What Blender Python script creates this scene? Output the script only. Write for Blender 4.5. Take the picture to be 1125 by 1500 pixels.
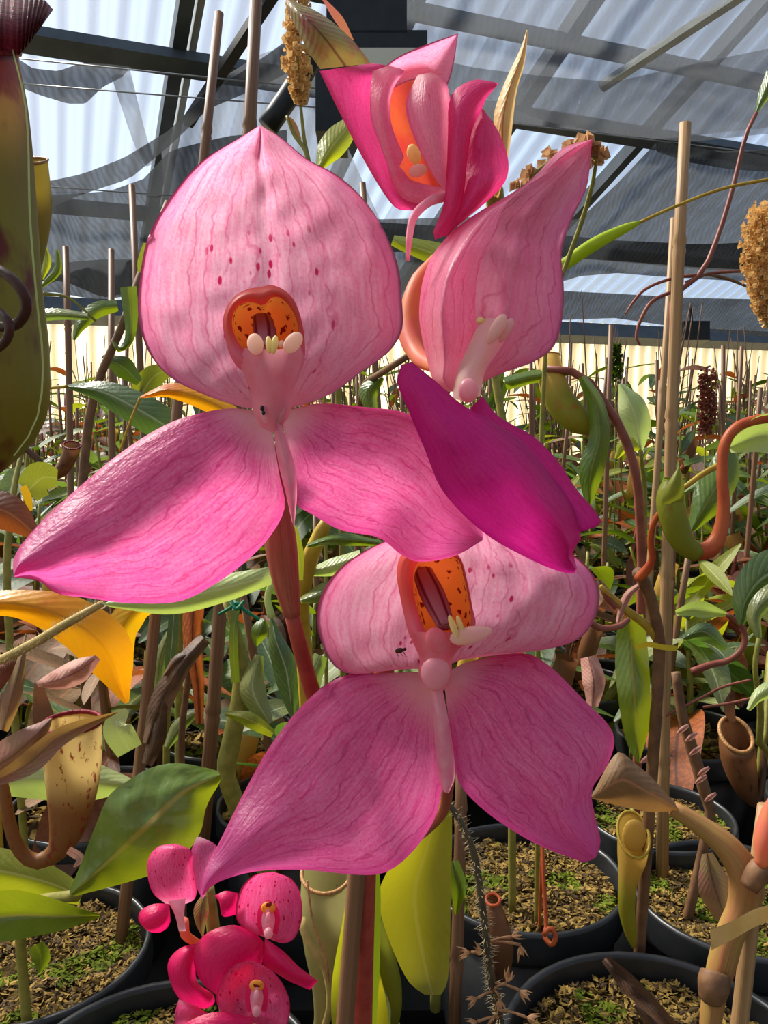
import bpy, math, random
import numpy as np
from mathutils import Vector, Matrix, noise as mnoise

for o in list(bpy.data.objects):
    bpy.data.objects.remove(o, do_unlink=True)
random.seed(11)
SC = bpy.context.scene
COL = SC.collection

# ------------------------------------------------------------------ camera
FPX = 1200.0                       # focal length in pixels of the 1125 x 1500 frame
TH = math.atan(150 / FPX)          # pitched down: eye level lies at row 600
CAM = Vector((0, 0, 1.35))
cd = bpy.data.cameras.new('camera'); cam = bpy.data.objects.new('camera', cd); COL.objects.link(cam)
cam.location = CAM; cam.rotation_euler = (math.pi / 2 - TH, 0, 0)
cd.sensor_fit = 'VERTICAL'; cd.sensor_height = 36; cd.lens = 36 * FPX / 1500; cd.clip_start = 0.01; cd.clip_end = 200
SC.camera = cam
CF = Vector((0, math.cos(TH), -math.sin(TH))); CU = Vector((0, math.sin(TH), math.cos(TH))); CX = Vector((1, 0, 0))

# ------------------------------------------------------------------ light
w = bpy.data.worlds.new('sky'); SC.world = w; w.use_nodes = True
nt = w.node_tree; nt.nodes.clear()
sky = nt.nodes.new('ShaderNodeTexSky'); sky.sky_type = 'NISHITA'; sky.sun_disc = False
sky.sun_elevation = math.radians(52); sky.sun_rotation = math.radians(-35); sky.air_density = 1.0; sky.dust_density = 2.0
bg = nt.nodes.new('ShaderNodeBackground'); bg.inputs[1].default_value = 0.15
wo = nt.nodes.new('ShaderNodeOutputWorld')
hs = nt.nodes.new('ShaderNodeHueSaturation'); hs.inputs['Saturation'].default_value = .62; hs.inputs['Value'].default_value = 1.0
wm = nt.nodes.new('ShaderNodeMix'); wm.data_type = 'RGBA'; wm.blend_type = 'MULTIPLY'; wm.inputs[0].default_value = 1.0; wm.inputs[7].default_value = (1.0, .95, .87, 1)
nt.links.new(sky.outputs[0], hs.inputs['Color']); nt.links.new(hs.outputs[0], wm.inputs[6]); nt.links.new(wm.outputs[2], bg.inputs[0]); nt.links.new(bg.outputs[0], wo.inputs[0])
SUNDIR = Vector((-0.56, 0.40, 0.72)).normalized()     # towards the sun
sd = bpy.data.lights.new('sun', 'SUN'); sun = bpy.data.objects.new('sun', sd); COL.objects.link(sun)
sun.rotation_euler = SUNDIR.to_track_quat('Z', 'Y').to_euler(); sun.location = (-3, 3, 9)
sd.energy = 13.5; sd.angle = 0.26; sd.color = (1.0, 0.93, 0.80)
SC.view_settings.view_transform = 'Standard'; SC.view_settings.look = 'None'
SC.view_settings.gamma = 1.0; SC.view_settings.use_curve_mapping = False
SC.view_settings.exposure = 0.0

# ------------------------------------------------------------------ pixel helpers
def ray(px, py):
    return CX * ((px - 562.5) / FPX) + CU * (-(py - 750) / FPX) + CF
def P(px, py, d):
    return CAM + ray(px, py) * d
def G(px, py, z):
    r = ray(px, py); return CAM + r * ((z - CAM.z) / r.z)
def depth_of(p):
    return (p - CAM).dot(CF)

# ------------------------------------------------------------------ mesh helpers
LOC = {}
def catmull(pts, n):
    a = np.array(pts, float)
    if len(a) == 1: return np.repeat(a, n, 0)
    seg = np.linalg.norm(np.diff(a[:, :2] if a.shape[1] > 2 and False else a[:, :2], axis=0), axis=1) + 1e-6
    t = np.concatenate([[0], np.cumsum(np.sqrt(seg))]); L = np.concatenate([[0], np.cumsum(seg)])
    ext = np.vstack([2 * a[0] - a[1], a, 2 * a[-1] - a[-2]])
    out = []
    q = np.linspace(0, L[-1], n)
    for v in q:
        i = min(max(np.searchsorted(L, v, side='right') - 1, 0), len(a) - 2)
        u = (v - L[i]) / seg[i]
        p0, p1, p2, p3 = ext[i], ext[i + 1], ext[i + 2], ext[i + 3]
        # non-overshooting tangents scaled by neighbouring chord lengths
        s0 = seg[i - 1] if i > 0 else seg[i]; s2 = seg[i + 1] if i + 1 < len(seg) else seg[i]
        m1 = (p2 - p0) * (seg[i] / (seg[i] + s0)); m2 = (p3 - p1) * (seg[i] / (seg[i] + s2))
        h1 = 2 * u**3 - 3 * u**2 + 1; h2 = u**3 - 2 * u**2 + u; h3 = -2 * u**3 + 3 * u**2; h4 = u**3 - u**2
        out.append(h1 * p1 + h2 * m1 + h3 * p2 + h4 * m2)
    return np.array(out)

def root_loc(parent):
    return LOC.get(parent.name, Vector((0, 0, 0))) if parent else None

def link_mesh(name, verts, faces, mats, parent=None, uvs=None, smooth=True, midx=None, origin=None):
    verts = [Vector(v) for v in verts]
    if parent is not None: off = root_loc(parent)
    elif origin is not None: off = Vector(origin)
    else:
        off = sum(verts, Vector()) / len(verts); off.z = min(v.z for v in verts)
    me = bpy.data.meshes.new(name)
    me.from_pydata([v - off for v in verts], [], faces)
    if uvs is not None:
        lay = me.uv_layers.new(name='uv')
        vi = np.empty(len(me.loops), dtype=np.int32); me.loops.foreach_get('vertex_index', vi)
        lay.data.foreach_set('uv', np.array(uvs, dtype=np.float32)[vi].ravel())
    if not isinstance(mats, (list, tuple)): mats = [mats]
    for m in mats: me.materials.append(m)
    if midx is not None: me.polygons.foreach_set('material_index', midx)
    if smooth: me.polygons.foreach_set('use_smooth', [True] * len(me.polygons))
    me.update()
    o = bpy.data.objects.new(name, me); COL.objects.link(o)
    if parent is not None:
        o.parent = parent; LOC[o.name] = off
    else:
        o.location = off; LOC[o.name] = off
    return o

def tag(o, label=None, cat=None, group=None, kind=None):
    if label: o['label'] = label
    if cat: o['category'] = cat
    if group: o['group'] = group
    if kind: o['kind'] = kind
    return o

def thing(name, loc, label, cat, group=None):
    o = bpy.data.objects.new(name, None); COL.objects.link(o); o.location = loc; o.empty_display_size = 0.02
    LOC[o.name] = Vector(loc)
    return tag(o, label, cat, group)

def sheet(name, rails, d, mat, parent=None, nu=12, nv=30, prof=None, wrin=0.0, wsc=0.03, conv=None, lip=0.0, seed=0, smoothrails=True, kind=None):
    """loft between rails of (px, py[, depth offset in m]); prof(s, t) adds depth in m"""
    conv = conv or (lambda x, y, dd: P(x, y, dd))
    rs = []
    for r in rails:
        r = [(p[0], p[1], p[2] if len(p) > 2 else 0.0) for p in r]
        rs.append(catmull(r, nv + 1))
    ss = [i / nu for i in range(nu + 1)]
    if lip: ss = [0.006] + ss + [0.994]
    k = len(rs) - 1
    verts, uvs = [], []
    for j in range(nv + 1):
        t = j / nv
        for c, s in enumerate(ss):
            f = s * k; i = min(int(f), k - 1); u = f - i
            p = rs[i][j] * (1 - u) + rs[i + 1][j] * u
            dd = d + p[2]
            if prof: dd += prof(s, t)
            if wrin: dd += wrin * mnoise.noise(Vector((p[0] * wsc, p[1] * wsc, seed * 7.3)))
            if lip and (c == 0 or c == len(ss) - 1): dd += lip
            verts.append(conv(p[0], p[1], dd)); uvs.append((s, t))
    m = len(ss); faces = []
    for j in range(nv):
        for i in range(m - 1):
            a = j * m + i; faces.append((a, a + 1, a + m + 1, a + m))
    o = link_mesh(name, verts, faces, mat, parent, uvs)
    if kind: o['kind'] = kind
    return o

def leaf(name, mid, wd, mat, parent=None, nu=6, nv=18, fold=0.0, twist=None, wrin=0.0, seed=0):
    """mid: (px, py, d) midrib; wd: half-widths px along it; fold: how far the edges stand behind(+)/before(-) the rib, m"""
    d0 = mid[0][2]
    c = catmull(mid, nv + 1); ww = np.interp(np.linspace(0, 1, nv + 1), np.linspace(0, 1, len(wd)), wd)
    # smooth width
    ww = np.interp(np.linspace(0, 1, nv + 1), np.linspace(0, 1, nv + 1), np.convolve(np.pad(ww, 2, mode='edge'), [.1, .2, .4, .2, .1], 'valid'))
    ww[0] = wd[0]; ww[-1] = wd[-1]
    L, R = [], []
    for j in range(nv + 1):
        a = c[max(j - 1, 0)]; b = c[min(j + 1, nv)]
        tx, ty = b[0] - a[0], b[1] - a[1]; n = math.hypot(tx, ty) + 1e-6
        nx, ny = ty / n, -tx / n
        L.append((c[j][0] + nx * ww[j], c[j][1] + ny * ww[j], c[j][2])); R.append((c[j][0] - nx * ww[j], c[j][1] - ny * ww[j], c[j][2]))
    verts, uvs, faces = [], [], []
    for j in range(nv + 1):
        t = j / nv
        for i in range(nu + 1):
            s = i / nu
            x = L[j][0] * (1 - s) + R[j][0] * s; y = L[j][1] * (1 - s) + R[j][1] * s
            dd = c[j][2] + fold * abs(2 * s - 1) ** 1.3 + (twist(t) if twist else 0) * (s - .5)
            if wrin: dd += wrin * mnoise.noise(Vector((x * .04, y * .04, seed * 3.1)))
            verts.append(P(x, y, dd)); uvs.append((s, t))
    m = nu + 1
    for j in range(nv):
        for i in range(nu):
            a = j * m + i; faces.append((a, a + 1, a + m + 1, a + m))
    return link_mesh(name, verts, faces, mat, parent, uvs)

def tube_geo(pts, rad, n=10, cap=(True, True), squash=1.0):
    """pts: world points, rad metres"""
    pts = [Vector(p) for p in pts]; m = len(pts)
    verts, uvs, faces = [], [], []
    T = [(pts[min(i + 1, m - 1)] - pts[max(i - 1, 0)]).normalized() for i in range(m)]
    up = Vector((0, 0, 1)) if abs(T[0].z) < .9 else Vector((1, 0, 0))
    N = T[0].cross(up).normalized()
    for i in range(m):
        N = (N - T[i] * N.dot(T[i]));
        N = N.normalized() if N.length > 1e-8 else T[i].orthogonal().normalized()
        Bv = T[i].cross(N)
        for k in range(n):
            a = 2 * math.pi * k / n
            verts.append(pts[i] + (N * math.cos(a) + Bv * math.sin(a) * squash) * rad[i]); uvs.append((k / n, i / (m - 1)))
    for i in range(m - 1):
        for k in range(n):
            a = i * n + k; b = i * n + (k + 1) % n
            faces.append((a, b, b + n, a + n))
    if cap[0]: faces.append(tuple(range(n - 1, -1, -1)))
    if cap[1]: faces.append(tuple((m - 1) * n + k for k in range(n)))
    return verts, faces, uvs

def tube(name, pts, mat, parent=None, n=10, seg=24, cap=(True, True), squash=1.0, world=False):
    """pts: (px, py, d, r px) or world (x, y, z, r m)"""
    if not world:
        w4 = [tuple(P(p[0], p[1], p[2])) + (p[3] * p[2] / FPX,) for p in pts]
    else: w4 = pts
    if len(w4) > 2 or seg:
        a = np.array(w4, float)
        sg = np.linalg.norm(np.diff(a[:, :3], axis=0), axis=1) + 1e-9
        # 3-D catmull by chord length
        b = catmull3(a, seg + 1)
    else: b = np.array(w4)
    v, f, u = tube_geo(b[:, :3], np.maximum(b[:, 3], 1e-5), n, cap, squash)
    return link_mesh(name, v, f, mat, parent, u)

def catmull3(a, n):
    seg = np.linalg.norm(np.diff(a[:, :3], axis=0), axis=1) + 1e-9
    L = np.concatenate([[0], np.cumsum(seg)]); ext = np.vstack([2 * a[0] - a[1], a, 2 * a[-1] - a[-2]]); out = []
    for v in np.linspace(0, L[-1], n):
        i = min(max(np.searchsorted(L, v, side='right') - 1, 0), len(a) - 2); u = (v - L[i]) / seg[i]
        p0, p1, p2, p3 = ext[i], ext[i + 1], ext[i + 2], ext[i + 3]
        s0 = seg[i - 1] if i > 0 else seg[i]; s2 = seg[i + 1] if i + 1 < len(seg) else seg[i]
        m1 = (p2 - p0) * (seg[i] / (seg[i] + s0)); m2 = (p3 - p1) * (seg[i] / (seg[i] + s2))
        out.append((2*u**3-3*u**2+1)*p1 + (u**3-2*u**2+u)*m1 + (-2*u**3+3*u**2)*p2 + (u**3-u**2)*m2)
    return np.array(out)

def stake_mesh(name, a, b, r0, r1, mat, parent=None, nodes=3, n=10, seed=0):
    """bamboo cane from world a to b with swollen nodes"""
    rnd = random.Random(seed); a, b = Vector(a), Vector(b)
    ks = sorted((i + .5 + rnd.uniform(-.25, .25)) / nodes for i in range(nodes)) if nodes else []
    st = [(0, 1.0)]
    L = (b - a).length; e = .006 / L
    for k in ks: st += [(k - 1.6 * e, 1.0), (k - .5 * e, 1.16), (k, .98), (k + .5 * e, 1.2), (k + 1.8 * e, 1.0)]
    st.append((1, 1.0))
    bend = Vector((rnd.uniform(-1, 1), rnd.uniform(-1, 1), 0)) * L * .006
    pts = [a.lerp(b, t) + bend * math.sin(math.pi * t) for t, _ in st]
    rad = [(r0 + (r1 - r0) * t) * s for t, s in st]
    v, f, u = tube_geo(pts, rad, n)
    return link_mesh(name, v, f, mat, parent, u, origin=a)

def box_geo(c, ax, ay, az):
    c = Vector(c); vs = []
    for sx in (-1, 1):
        for sy in (-1, 1):
            for sz in (-1, 1): vs.append(c + ax * sx + ay * sy + az * sz)
    fs = [(0, 1, 3, 2), (4, 6, 7, 5), (0, 4, 5, 1), (2, 3, 7, 6), (0, 2, 6, 4), (1, 5, 7, 3)]
    return vs, fs

# ------------------------------------------------------------------ materials
def lin(c):
    return tuple(((x / 255) / 12.92 if x / 255 <= .04045 else ((x / 255 + .055) / 1.055) ** 2.4) for x in c) + (1.0,)

class NT:
    def __init__(s, name):
        s.m = bpy.data.materials.new(name); s.m.use_nodes = True; s.t = s.m.node_tree; s.t.nodes.clear()
        s.out = s.t.nodes.new('ShaderNodeOutputMaterial')
    def n(s, typ, ins=None, **kw):
        x = s.t.nodes.new('ShaderNode' + typ)
        for k, v in kw.items(): setattr(x, k, v)
        for k, v in (ins or {}).items():
            if isinstance(v, tuple) and len(v) == 2 and hasattr(v[0], 'outputs'): s.t.links.new(v[0].outputs[v[1]], x.inputs[k])
            elif hasattr(v, 'outputs'): s.t.links.new(v.outputs[0], x.inputs[k])
            else: x.inputs[k].default_value = v
        return x
    def math(s, op, a, b=0.0, c=0.0, clamp=False):
        x = s.t.nodes.new('ShaderNodeMath'); x.operation = op; x.use_clamp = clamp
        for i, v in enumerate((a, b, c)):
            if isinstance(v, tuple): s.t.links.new(v[0].outputs[v[1]], x.inputs[i])
            elif hasattr(v, 'outputs'): s.t.links.new(v.outputs[0], x.inputs[i])
            else: x.inputs[i].default_value = v
        return x
    def ss(s, v, a, b):     # smoothstep
        x = s.t.nodes.new('ShaderNodeMapRange'); x.interpolation_type = 'SMOOTHSTEP'
        src = v if isinstance(v, tuple) else (v, 0)
        s.t.links.new(src[0].outputs[src[1]], x.inputs[0]); x.inputs[1].default_value = a; x.inputs[2].default_value = b
        return x
    def mix(s, f, a, b, mode='MIX'):
        x = s.t.nodes.new('ShaderNodeMix'); x.data_type = 'RGBA'; x.blend_type = mode
        for i, v in ((0, f), (6, a), (7, b)):
            if hasattr(v, 'outputs'):
                s.t.links.new(v.outputs[2] if v.bl_idname == 'ShaderNodeMix' else v.outputs[0], x.inputs[i])
            elif isinstance(v, tuple) and len(v) == 2: s.t.links.new(v[0].outputs[v[1]], x.inputs[i])
            else: x.inputs[i].default_value = v
        return x
    def col(s, x): return (x, 2)
    def noise(s, vec, scale, detail=3.0, rough=.55):
        return s.n('TexNoise', {'Vector': vec, 'Scale': scale, 'Detail': detail, 'Roughness': rough})
    def scale(s, vec, v):
        return s.n('Mapping', {'Vector': vec, 'Scale': v})
    def surf(s, sh): s.t.links.new(sh.outputs[0], s.out.inputs[0]); return s.m
    def thin(s, col, rough, trans, tcol=None, bump=None, spec=.4):
        ins = {'Base Color': col, 'Roughness': rough, 'Specular IOR Level': spec}
        if bump is not None: ins['Normal'] = bump
        p = s.n('BsdfPrincipled', ins)
        tr = s.n('BsdfTranslucent', {'Color': tcol or col})
        return s.surf(s.n('MixShader', {0: trans, 1: p, 2: tr}))

def mat_petal(name, base, pale, edge, vein, root, nv=9, trans=.5, spots=None, tipc=None, veinf=.55, spotcol=(200, 30, 90), spotd=(16, 22), rough=.42, rootlen=.18):
    m = NT(name)
    uv = m.n('TexCoord'); U = (uv, 2); ob = (uv, 3)
    sep = m.n('SeparateXYZ', {0: U}); s = (sep, 0); t = (sep, 1)
    n1 = m.noise(m.scale(U, (3.0, 4.0, 1.0)), 1.6, 3)
    cs = m.math('SUBTRACT', s, .5); ab = m.math('ABSOLUTE', cs)
    vc = m.math('ADD', m.math('MULTIPLY', s, float(nv)), m.math('MULTIPLY', m.math('SUBTRACT', n1, .5), 2.6))
    fr = m.math('ABSOLUTE', m.math('SUBTRACT', m.math('FRACT', vc), .5))
    line = m.math('SUBTRACT', 1.0, m.ss(fr, .0, .11))
    brk = m.ss(m.noise(m.scale(U, (7., 2.5, 1.)), 1.3, 2), .34, .54)
    vf = m.math('MULTIPLY', line, brk)
    # fine netted side veins
    dist = m.n('VectorMath', {0: m.scale(U, (nv * 1.6, 5., 1.)), 1: m.n('VectorMath', {0: (m.noise(U, 9., 2), 1), 1: (1.6, 1.6, 0)}, operation='MULTIPLY')}, operation='ADD')
    net = m.n('TexVoronoi', {'Vector': dist, 'Scale': 1.0}, feature='DISTANCE_TO_EDGE')
    nf = m.math('MULTIPLY', m.math('SUBTRACT', 1.0, m.ss(net, .0, .07)), .26)
    vtot = m.math('MAXIMUM', vf, nf)
    mott = m.ss(m.math('ADD', m.math('MULTIPLY', m.noise(m.scale(U, (nv * 5., 7., 1.)), 1.0, 4, .65), .6), m.math('MULTIPLY', m.noise(ob, 1300., 3, .6), .4)), .32, .68)
    big = m.ss(m.noise(m.scale(U, (2.5, 2.5, 1.)), 1.0, 2), .35, .7)
    c = m.mix(mott, lin(base), lin(pale))
    c = m.mix(m.math('MULTIPLY', big, .22), m.col(c), lin(edge))
    if tipc: c = m.mix(m.math('MULTIPLY', m.ss(t, .55, 1.0), .8), m.col(c), lin(tipc))
    c = m.mix(m.math('MULTIPLY', m.ss(ab, .40, .5), .6), m.col(c), lin(edge))
    c = m.mix(m.math('MULTIPLY', vtot, veinf), m.col(c), lin(vein))
    if root is not None:
        c = m.mix(m.math('SUBTRACT', 1.0, m.ss(t, .0, rootlen)), m.col(c), lin(root))
    if spots:
        vo = m.n('TexVoronoi', {'Vector': m.scale(U, (spotd[0], spotd[1], 1.)), 'Scale': 1.0})
        pick = m.math('GREATER_THAN', m.n('SeparateXYZ', {0: (vo, 1)}), spots[4])
        dot = m.math('MULTIPLY', m.math('SUBTRACT', 1.0, m.ss(vo, .16, .27)), pick)
        msk = m.math('MULTIPLY', m.math('MULTIPLY', m.ss(t, spots[0], spots[0] + .08), m.math('SUBTRACT', 1.0, m.ss(t, spots[1] - .08, spots[1]))), m.math('SUBTRACT', 1.0, m.ss(ab, spots[3] - .06, spots[3])))
        c = m.mix(m.math('MULTIPLY', dot, msk), m.col(c), lin(spotcol))
    bn = m.noise(ob, 900., 2, .5)
    bn2 = m.noise(m.scale(U, (nv * 1.5, 3., 1.)), 1.5, 3)
    bm = m.n('Bump', {'Height': m.math('ADD', m.math('MULTIPLY', bn, .5), m.math('MULTIPLY', bn2, .8)), 'Strength': .35, 'Distance': .0012})
    return m.thin(m.col(c), rough, trans, bump=bm, spec=.5)

def mat_leaf(name, c1, c2, rib, trans=.35, rough=.38, blot=None, blotf=(.55, .7), tcol=None, vein=.25, scale=30., spec=.5):
    m = NT(name)
    uv = m.n('TexCoord'); U = (uv, 2); ob = (uv, 3)
    sep = m.n('SeparateXYZ', {0: U}); ab = m.math('ABSOLUTE', m.math('SUBTRACT', (sep, 0), .5))
    n = m.ss(m.noise(ob, scale, 4), .35, .65)
    c = m.mix(n, lin(c1), lin(c2))
    # side veins running out from the rib
    sv = m.math('ABSOLUTE', m.math('SUBTRACT', m.math('FRACT', m.math('ADD', m.math('MULTIPLY', (sep, 1), 11.), m.math('MULTIPLY', ab, -6.))), .5))
    c = m.mix(m.math('MULTIPLY', m.math('SUBTRACT', 1.0, m.ss(sv, .0, .12)), vein), m.col(c), lin(rib))
    if blot:
        b = m.ss(m.noise(ob, scale * 1.7, 5, .65), *blotf)
        c = m.mix(b, m.col(c), lin(blot))
    c = m.mix(m.math('SUBTRACT', 1.0, m.ss(ab, .012, .045)), m.col(c), lin(rib))
    bm = m.n('Bump', {'Height': m.math('ADD', m.noise(ob, scale * 8, 3), m.math('MULTIPLY', sv, .6)), 'Strength': .25, 'Distance': .002})
    return m.thin(m.col(c), rough, trans, tcol=lin(tcol) if tcol else None, bump=bm, spec=spec)

def mat_plain(name, c1, c2=None, rough=.6, scale=40., bump=.2, spec=.3, trans=0.0, metal=0.0, stretch=None, bdist=.002):
    m = NT(name); tc = m.n('TexCoord')
    vec = (tc, 3) if stretch is None else m.scale((tc, 2), stretch)
    n = m.noise(vec, scale if stretch is None else 1.0, 5, .6)
    c = m.mix(m.ss(n, .3, .7), lin(c1), lin(c2 or c1))
    bm = m.n('Bump', {'Height': n, 'Strength': bump, 'Distance': bdist})
    if trans: return m.thin(m.col(c), rough, trans, bump=bm, spec=spec)
    return m.surf(m.n('BsdfPrincipled', {'Base Color': m.col(c), 'Roughness': rough, 'Specular IOR Level': spec, 'Metallic': metal, 'Normal': bm}))

def mat_pitcher(name, top, low, blot, trans=.3, scale=60., f=(.55, .66), rough=.45, tmid=(.25, .6)):
    m = NT(name); tc = m.n('TexCoord'); sep = m.n('SeparateXYZ', {0: (tc, 2)})
    c = m.mix(m.ss((sep, 1), *tmid), lin(top), lin(low))
    b = m.ss(m.noise(m.scale((tc, 3), (1., 1., .55)), scale, 4, .6), *f)
    c = m.mix(b, m.col(c), lin(blot))
    bm = m.n('Bump', {'Height': m.noise((tc, 3), scale * 6, 3), 'Strength': .3, 'Distance': .001})
    return m.thin(m.col(c), rough, trans, bump=bm)

def mat_cloth(name, c, alpha):
    m = NT(name); tc = m.n('TexCoord')
    n = m.noise((tc, 3), 3.0, 5, .6)
    wv = m.n('TexWave', {'Vector': (tc, 3), 'Scale': 9.0, 'Distortion': 5.0, 'Detail': 3.0})
    al = m.math('ADD', alpha - .12, m.math('ADD', m.math('MULTIPLY', n, .2), m.math('MULTIPLY', wv, .05)), clamp=True)
    df = m.n('BsdfDiffuse', {'Color': lin(c)}); tr = m.n('BsdfTranslucent', {'Color': lin(c)})
    mx = m.n('MixShader', {0: .45, 1: df, 2: tr}); tp = m.n('BsdfTransparent')
    return m.surf(m.n('MixShader', {0: al, 1: tp, 2: mx}))

def mat_sheet(name, c, clear):
    m = NT(name); tc = m.n('TexCoord')
    n = m.noise((tc, 3), 1.2, 5, .6)
    df = m.n('BsdfPrincipled', {'Base Color': lin(c), 'Roughness': .35, 'Specular IOR Level': .5}); tr = m.n('BsdfTranslucent', {'Color': lin(c)})
    mx = m.n('MixShader', {0: .75, 1: df, 2: tr}); tp = m.n('BsdfTransparent', {'Color': (.93, .96, 1., 1.)})
    f = m.math('ADD', (1 - clear) - .1, m.math('MULTIPLY', n, .2), clamp=True)
    return m.surf(m.n('MixShader', {0: f, 1: tp, 2: mx}))

M = {}
M['dorsal'] = mat_petal('petal_pale_pink', (244, 146, 184), (253, 196, 216), (232, 98, 156), (206, 54, 116), (248, 176, 194), 13, .62, spots=(.10, .66, 0, .28, .3), veinf=.5, spotd=(27, 20))
M['lateral'] = mat_petal('petal_deep_pink', (238, 80, 154), (250, 136, 188), (228, 58, 146), (190, 16, 94), (254, 196, 210), 10, .62, veinf=.52, tipc=(228, 92, 168), rootlen=.2)
M['magenta'] = mat_petal('petal_magenta', (204, 22, 136), (216, 44, 148), (194, 16, 126), (168, 8, 106), None, 7, .55, veinf=.3, rough=.5)
M['rosy'] = mat_petal('petal_rose_red', (230, 52, 130), (240, 84, 150), (222, 34, 116), (196, 20, 96), None, 7, .55, veinf=.35, rough=.5)
M['hoodpink'] = mat_petal('petal_hood_pink', (246, 140, 178), (252, 178, 202), (236, 100, 160), (206, 56, 112), (244, 170, 186), 14, .62, veinf=.5)
M['hot'] = mat_petal('petal_crimson_pink', (240, 14, 104), (248, 40, 128), (232, 8, 94), (200, 0, 76), None, 7, .5, veinf=.4)
M['hotspot'] = mat_petal('petal_spotted_pink', (246, 64, 138), (254, 116, 170), (238, 16, 108), (220, 20, 96), (252, 156, 190), 8, .5, spots=(.22, 1.1, 0, .6, .25), spotcol=(190, 0, 66), spotd=(15, 13), veinf=.3)
m = NT('hood_red_brown'); tc = m.n('TexCoord'); sep = m.n('SeparateXYZ', {0: (tc, 2)})
c = m.mix(m.ss((sep, 1), .45, .8), lin((232, 112, 98)), lin((244, 146, 164)))
M['rim'] = m.thin(m.col(c), .45, .62)
m = NT('throat_spotted'); tc = m.n('TexCoord')
wob = m.n('VectorMath', {0: (tc, 3), 1: m.n('VectorMath', {0: (m.noise((tc, 3), 500., 2), 1), 1: (.003, .003, .003)}, operation='MULTIPLY')}, operation='ADD')
vo = m.n('TexVoronoi', {'Vector': wob, 'Scale': 330.0})
c = m.mix(m.noise((tc, 3), 120., 2), lin((255, 190, 60)), lin((255, 172, 76)))
c = m.mix(m.math('SUBTRACT', 1.0, m.ss(vo, .26, .34)), m.col(c), lin((130, 14, 10)))
M['throat'] = m.thin(m.col(c), .5, .45)
m = NT('column_striped'); tc = m.n('TexCoord'); sep = m.n('SeparateXYZ', {0: (tc, 2)})
st = m.math('ABSOLUTE', m.math('SUBTRACT', m.math('FRACT', m.math('MULTIPLY', (sep, 0), 5.)), .5))
c = m.mix(m.ss(st, .05, .2), lin((130, 20, 40)), lin((190, 110, 120)))
M['column'] = m.thin(m.col(c), .5, .3)
M['anther'] = mat_plain('anther_cream_pink', (252, 214, 212), (252, 226, 200), .5, 120, .1, trans=.6)
M['anthery'] = mat_plain('anther_yellow', (250, 226, 130), (252, 236, 170), .5, 200, .1, trans=.4)
M['lippale'] = mat_plain('lip_pale_pink', (250, 196, 206), (244, 160, 184), .45, 200, .15, trans=.5)
M['lipcol'] = mat_plain('lip_column_pink', (246, 156, 170), (250, 186, 198), .45, 120, .1, trans=.68)
M['stigma'] = mat_plain('stigma_pale_pink', (248, 188, 196), (246, 176, 188), .35, 200, .1, trans=.5, spec=.5)
M['ovary'] = mat_plain('ovary_red_brown', (164, 74, 60), (196, 116, 84), .5, 1, .3, trans=.15, stretch=(9., 1.5, 1.))
M['pedicel'] = mat_plain('stem_brick_red', (158, 52, 44), (176, 74, 58), .45, 160, .15)
M['stemgreen'] = mat_plain('stem_olive', (120, 118, 48), (150, 140, 66), .5, 120, .2)
M['bract'] = mat_leaf('bract_green_red', (150, 140, 66), (156, 116, 70), (110, 76, 44), .35, .5, blot=(158, 56, 58), blotf=(.48, .68), vein=.1, scale=40)
M['bracttan'] = mat_leaf('bract_tan', (214, 172, 96), (226, 190, 120), (190, 120, 80), .45, .5, vein=.15, scale=60)
M['peach'] = mat_plain('bract_peach', (232, 150, 96), (236, 130, 110), .5, 60, .1, trans=.45)
M['coral'] = mat_plain('throat_coral', (250, 84, 74), (252, 120, 70), .45, 90, .15, trans=.5)

LG = [mat_leaf('leaf_dark_green', (40, 60, 18), (60, 80, 28), (116, 130, 66), .35, .35, tcol=(104, 128, 14)),
      mat_leaf('leaf_mid_green', (68, 98, 32), (92, 116, 44), (150, 148, 76), .4, .36, tcol=(136, 152, 16)),
      mat_leaf('leaf_yellow_green', (130, 140, 40), (154, 154, 56), (206, 200, 120), .45, .4, tcol=(190, 196, 30)),
      mat_leaf('leaf_grey_green', (112, 118, 70), (146, 148, 92), (190, 196, 150), .3, .3, tcol=(150, 180, 60)),
      mat_leaf('leaf_bronze', (92, 52, 30), (120, 74, 42), (170, 110, 70), .35, .45, tcol=(180, 90, 30)),
      mat_leaf('leaf_sage', (62, 82, 44), (88, 104, 58), (160, 170, 130), .3, .28, tcol=(120, 160, 50))]
M['orange'] = mat_leaf('leaf_orange_yellow', (240, 150, 24), (238, 178, 30), (190, 120, 30), .5, .35, blot=(214, 104, 20), blotf=(.5, .7), tcol=(250, 170, 10), scale=14)
M['yellowleaf'] = mat_leaf('leaf_yellow', (222, 170, 30), (236, 190, 50), (200, 140, 40), .5, .4, tcol=(250, 190, 10))
M['paleleaf'] = mat_leaf('leaf_pale_green', (170, 186, 120), (200, 206, 146), (214, 212, 160), .4, .35, tcol=(190, 210, 90))
M['bigleaf'] = mat_leaf('leaf_green_olive_rib', (84, 112, 40), (116, 140, 60), (176, 154, 70), .4, .26, blot=(150, 160, 90), blotf=(.55, .75), tcol=(160, 168, 14), scale=18, vein=.15, spec=.7)
M['oliveleaf'] = mat_leaf('leaf_olive_yellow', (150, 146, 40), (164, 160, 52), (190, 176, 90), .5, .4, blot=(110, 70, 50), blotf=(.68, .78), tcol=(176, 166, 20), scale=26, vein=.08)
M['purpleleaf'] = mat_leaf('leaf_wilted_purple', (134, 120, 80), (150, 100, 90), (110, 70, 60), .3, .5, tcol=(170, 130, 60), scale=26)
M['pinkdry'] = mat_leaf('leaf_dry_pink_brown', (182, 122, 106), (204, 150, 132), (150, 90, 76), .3, .6, scale=60)
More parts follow.
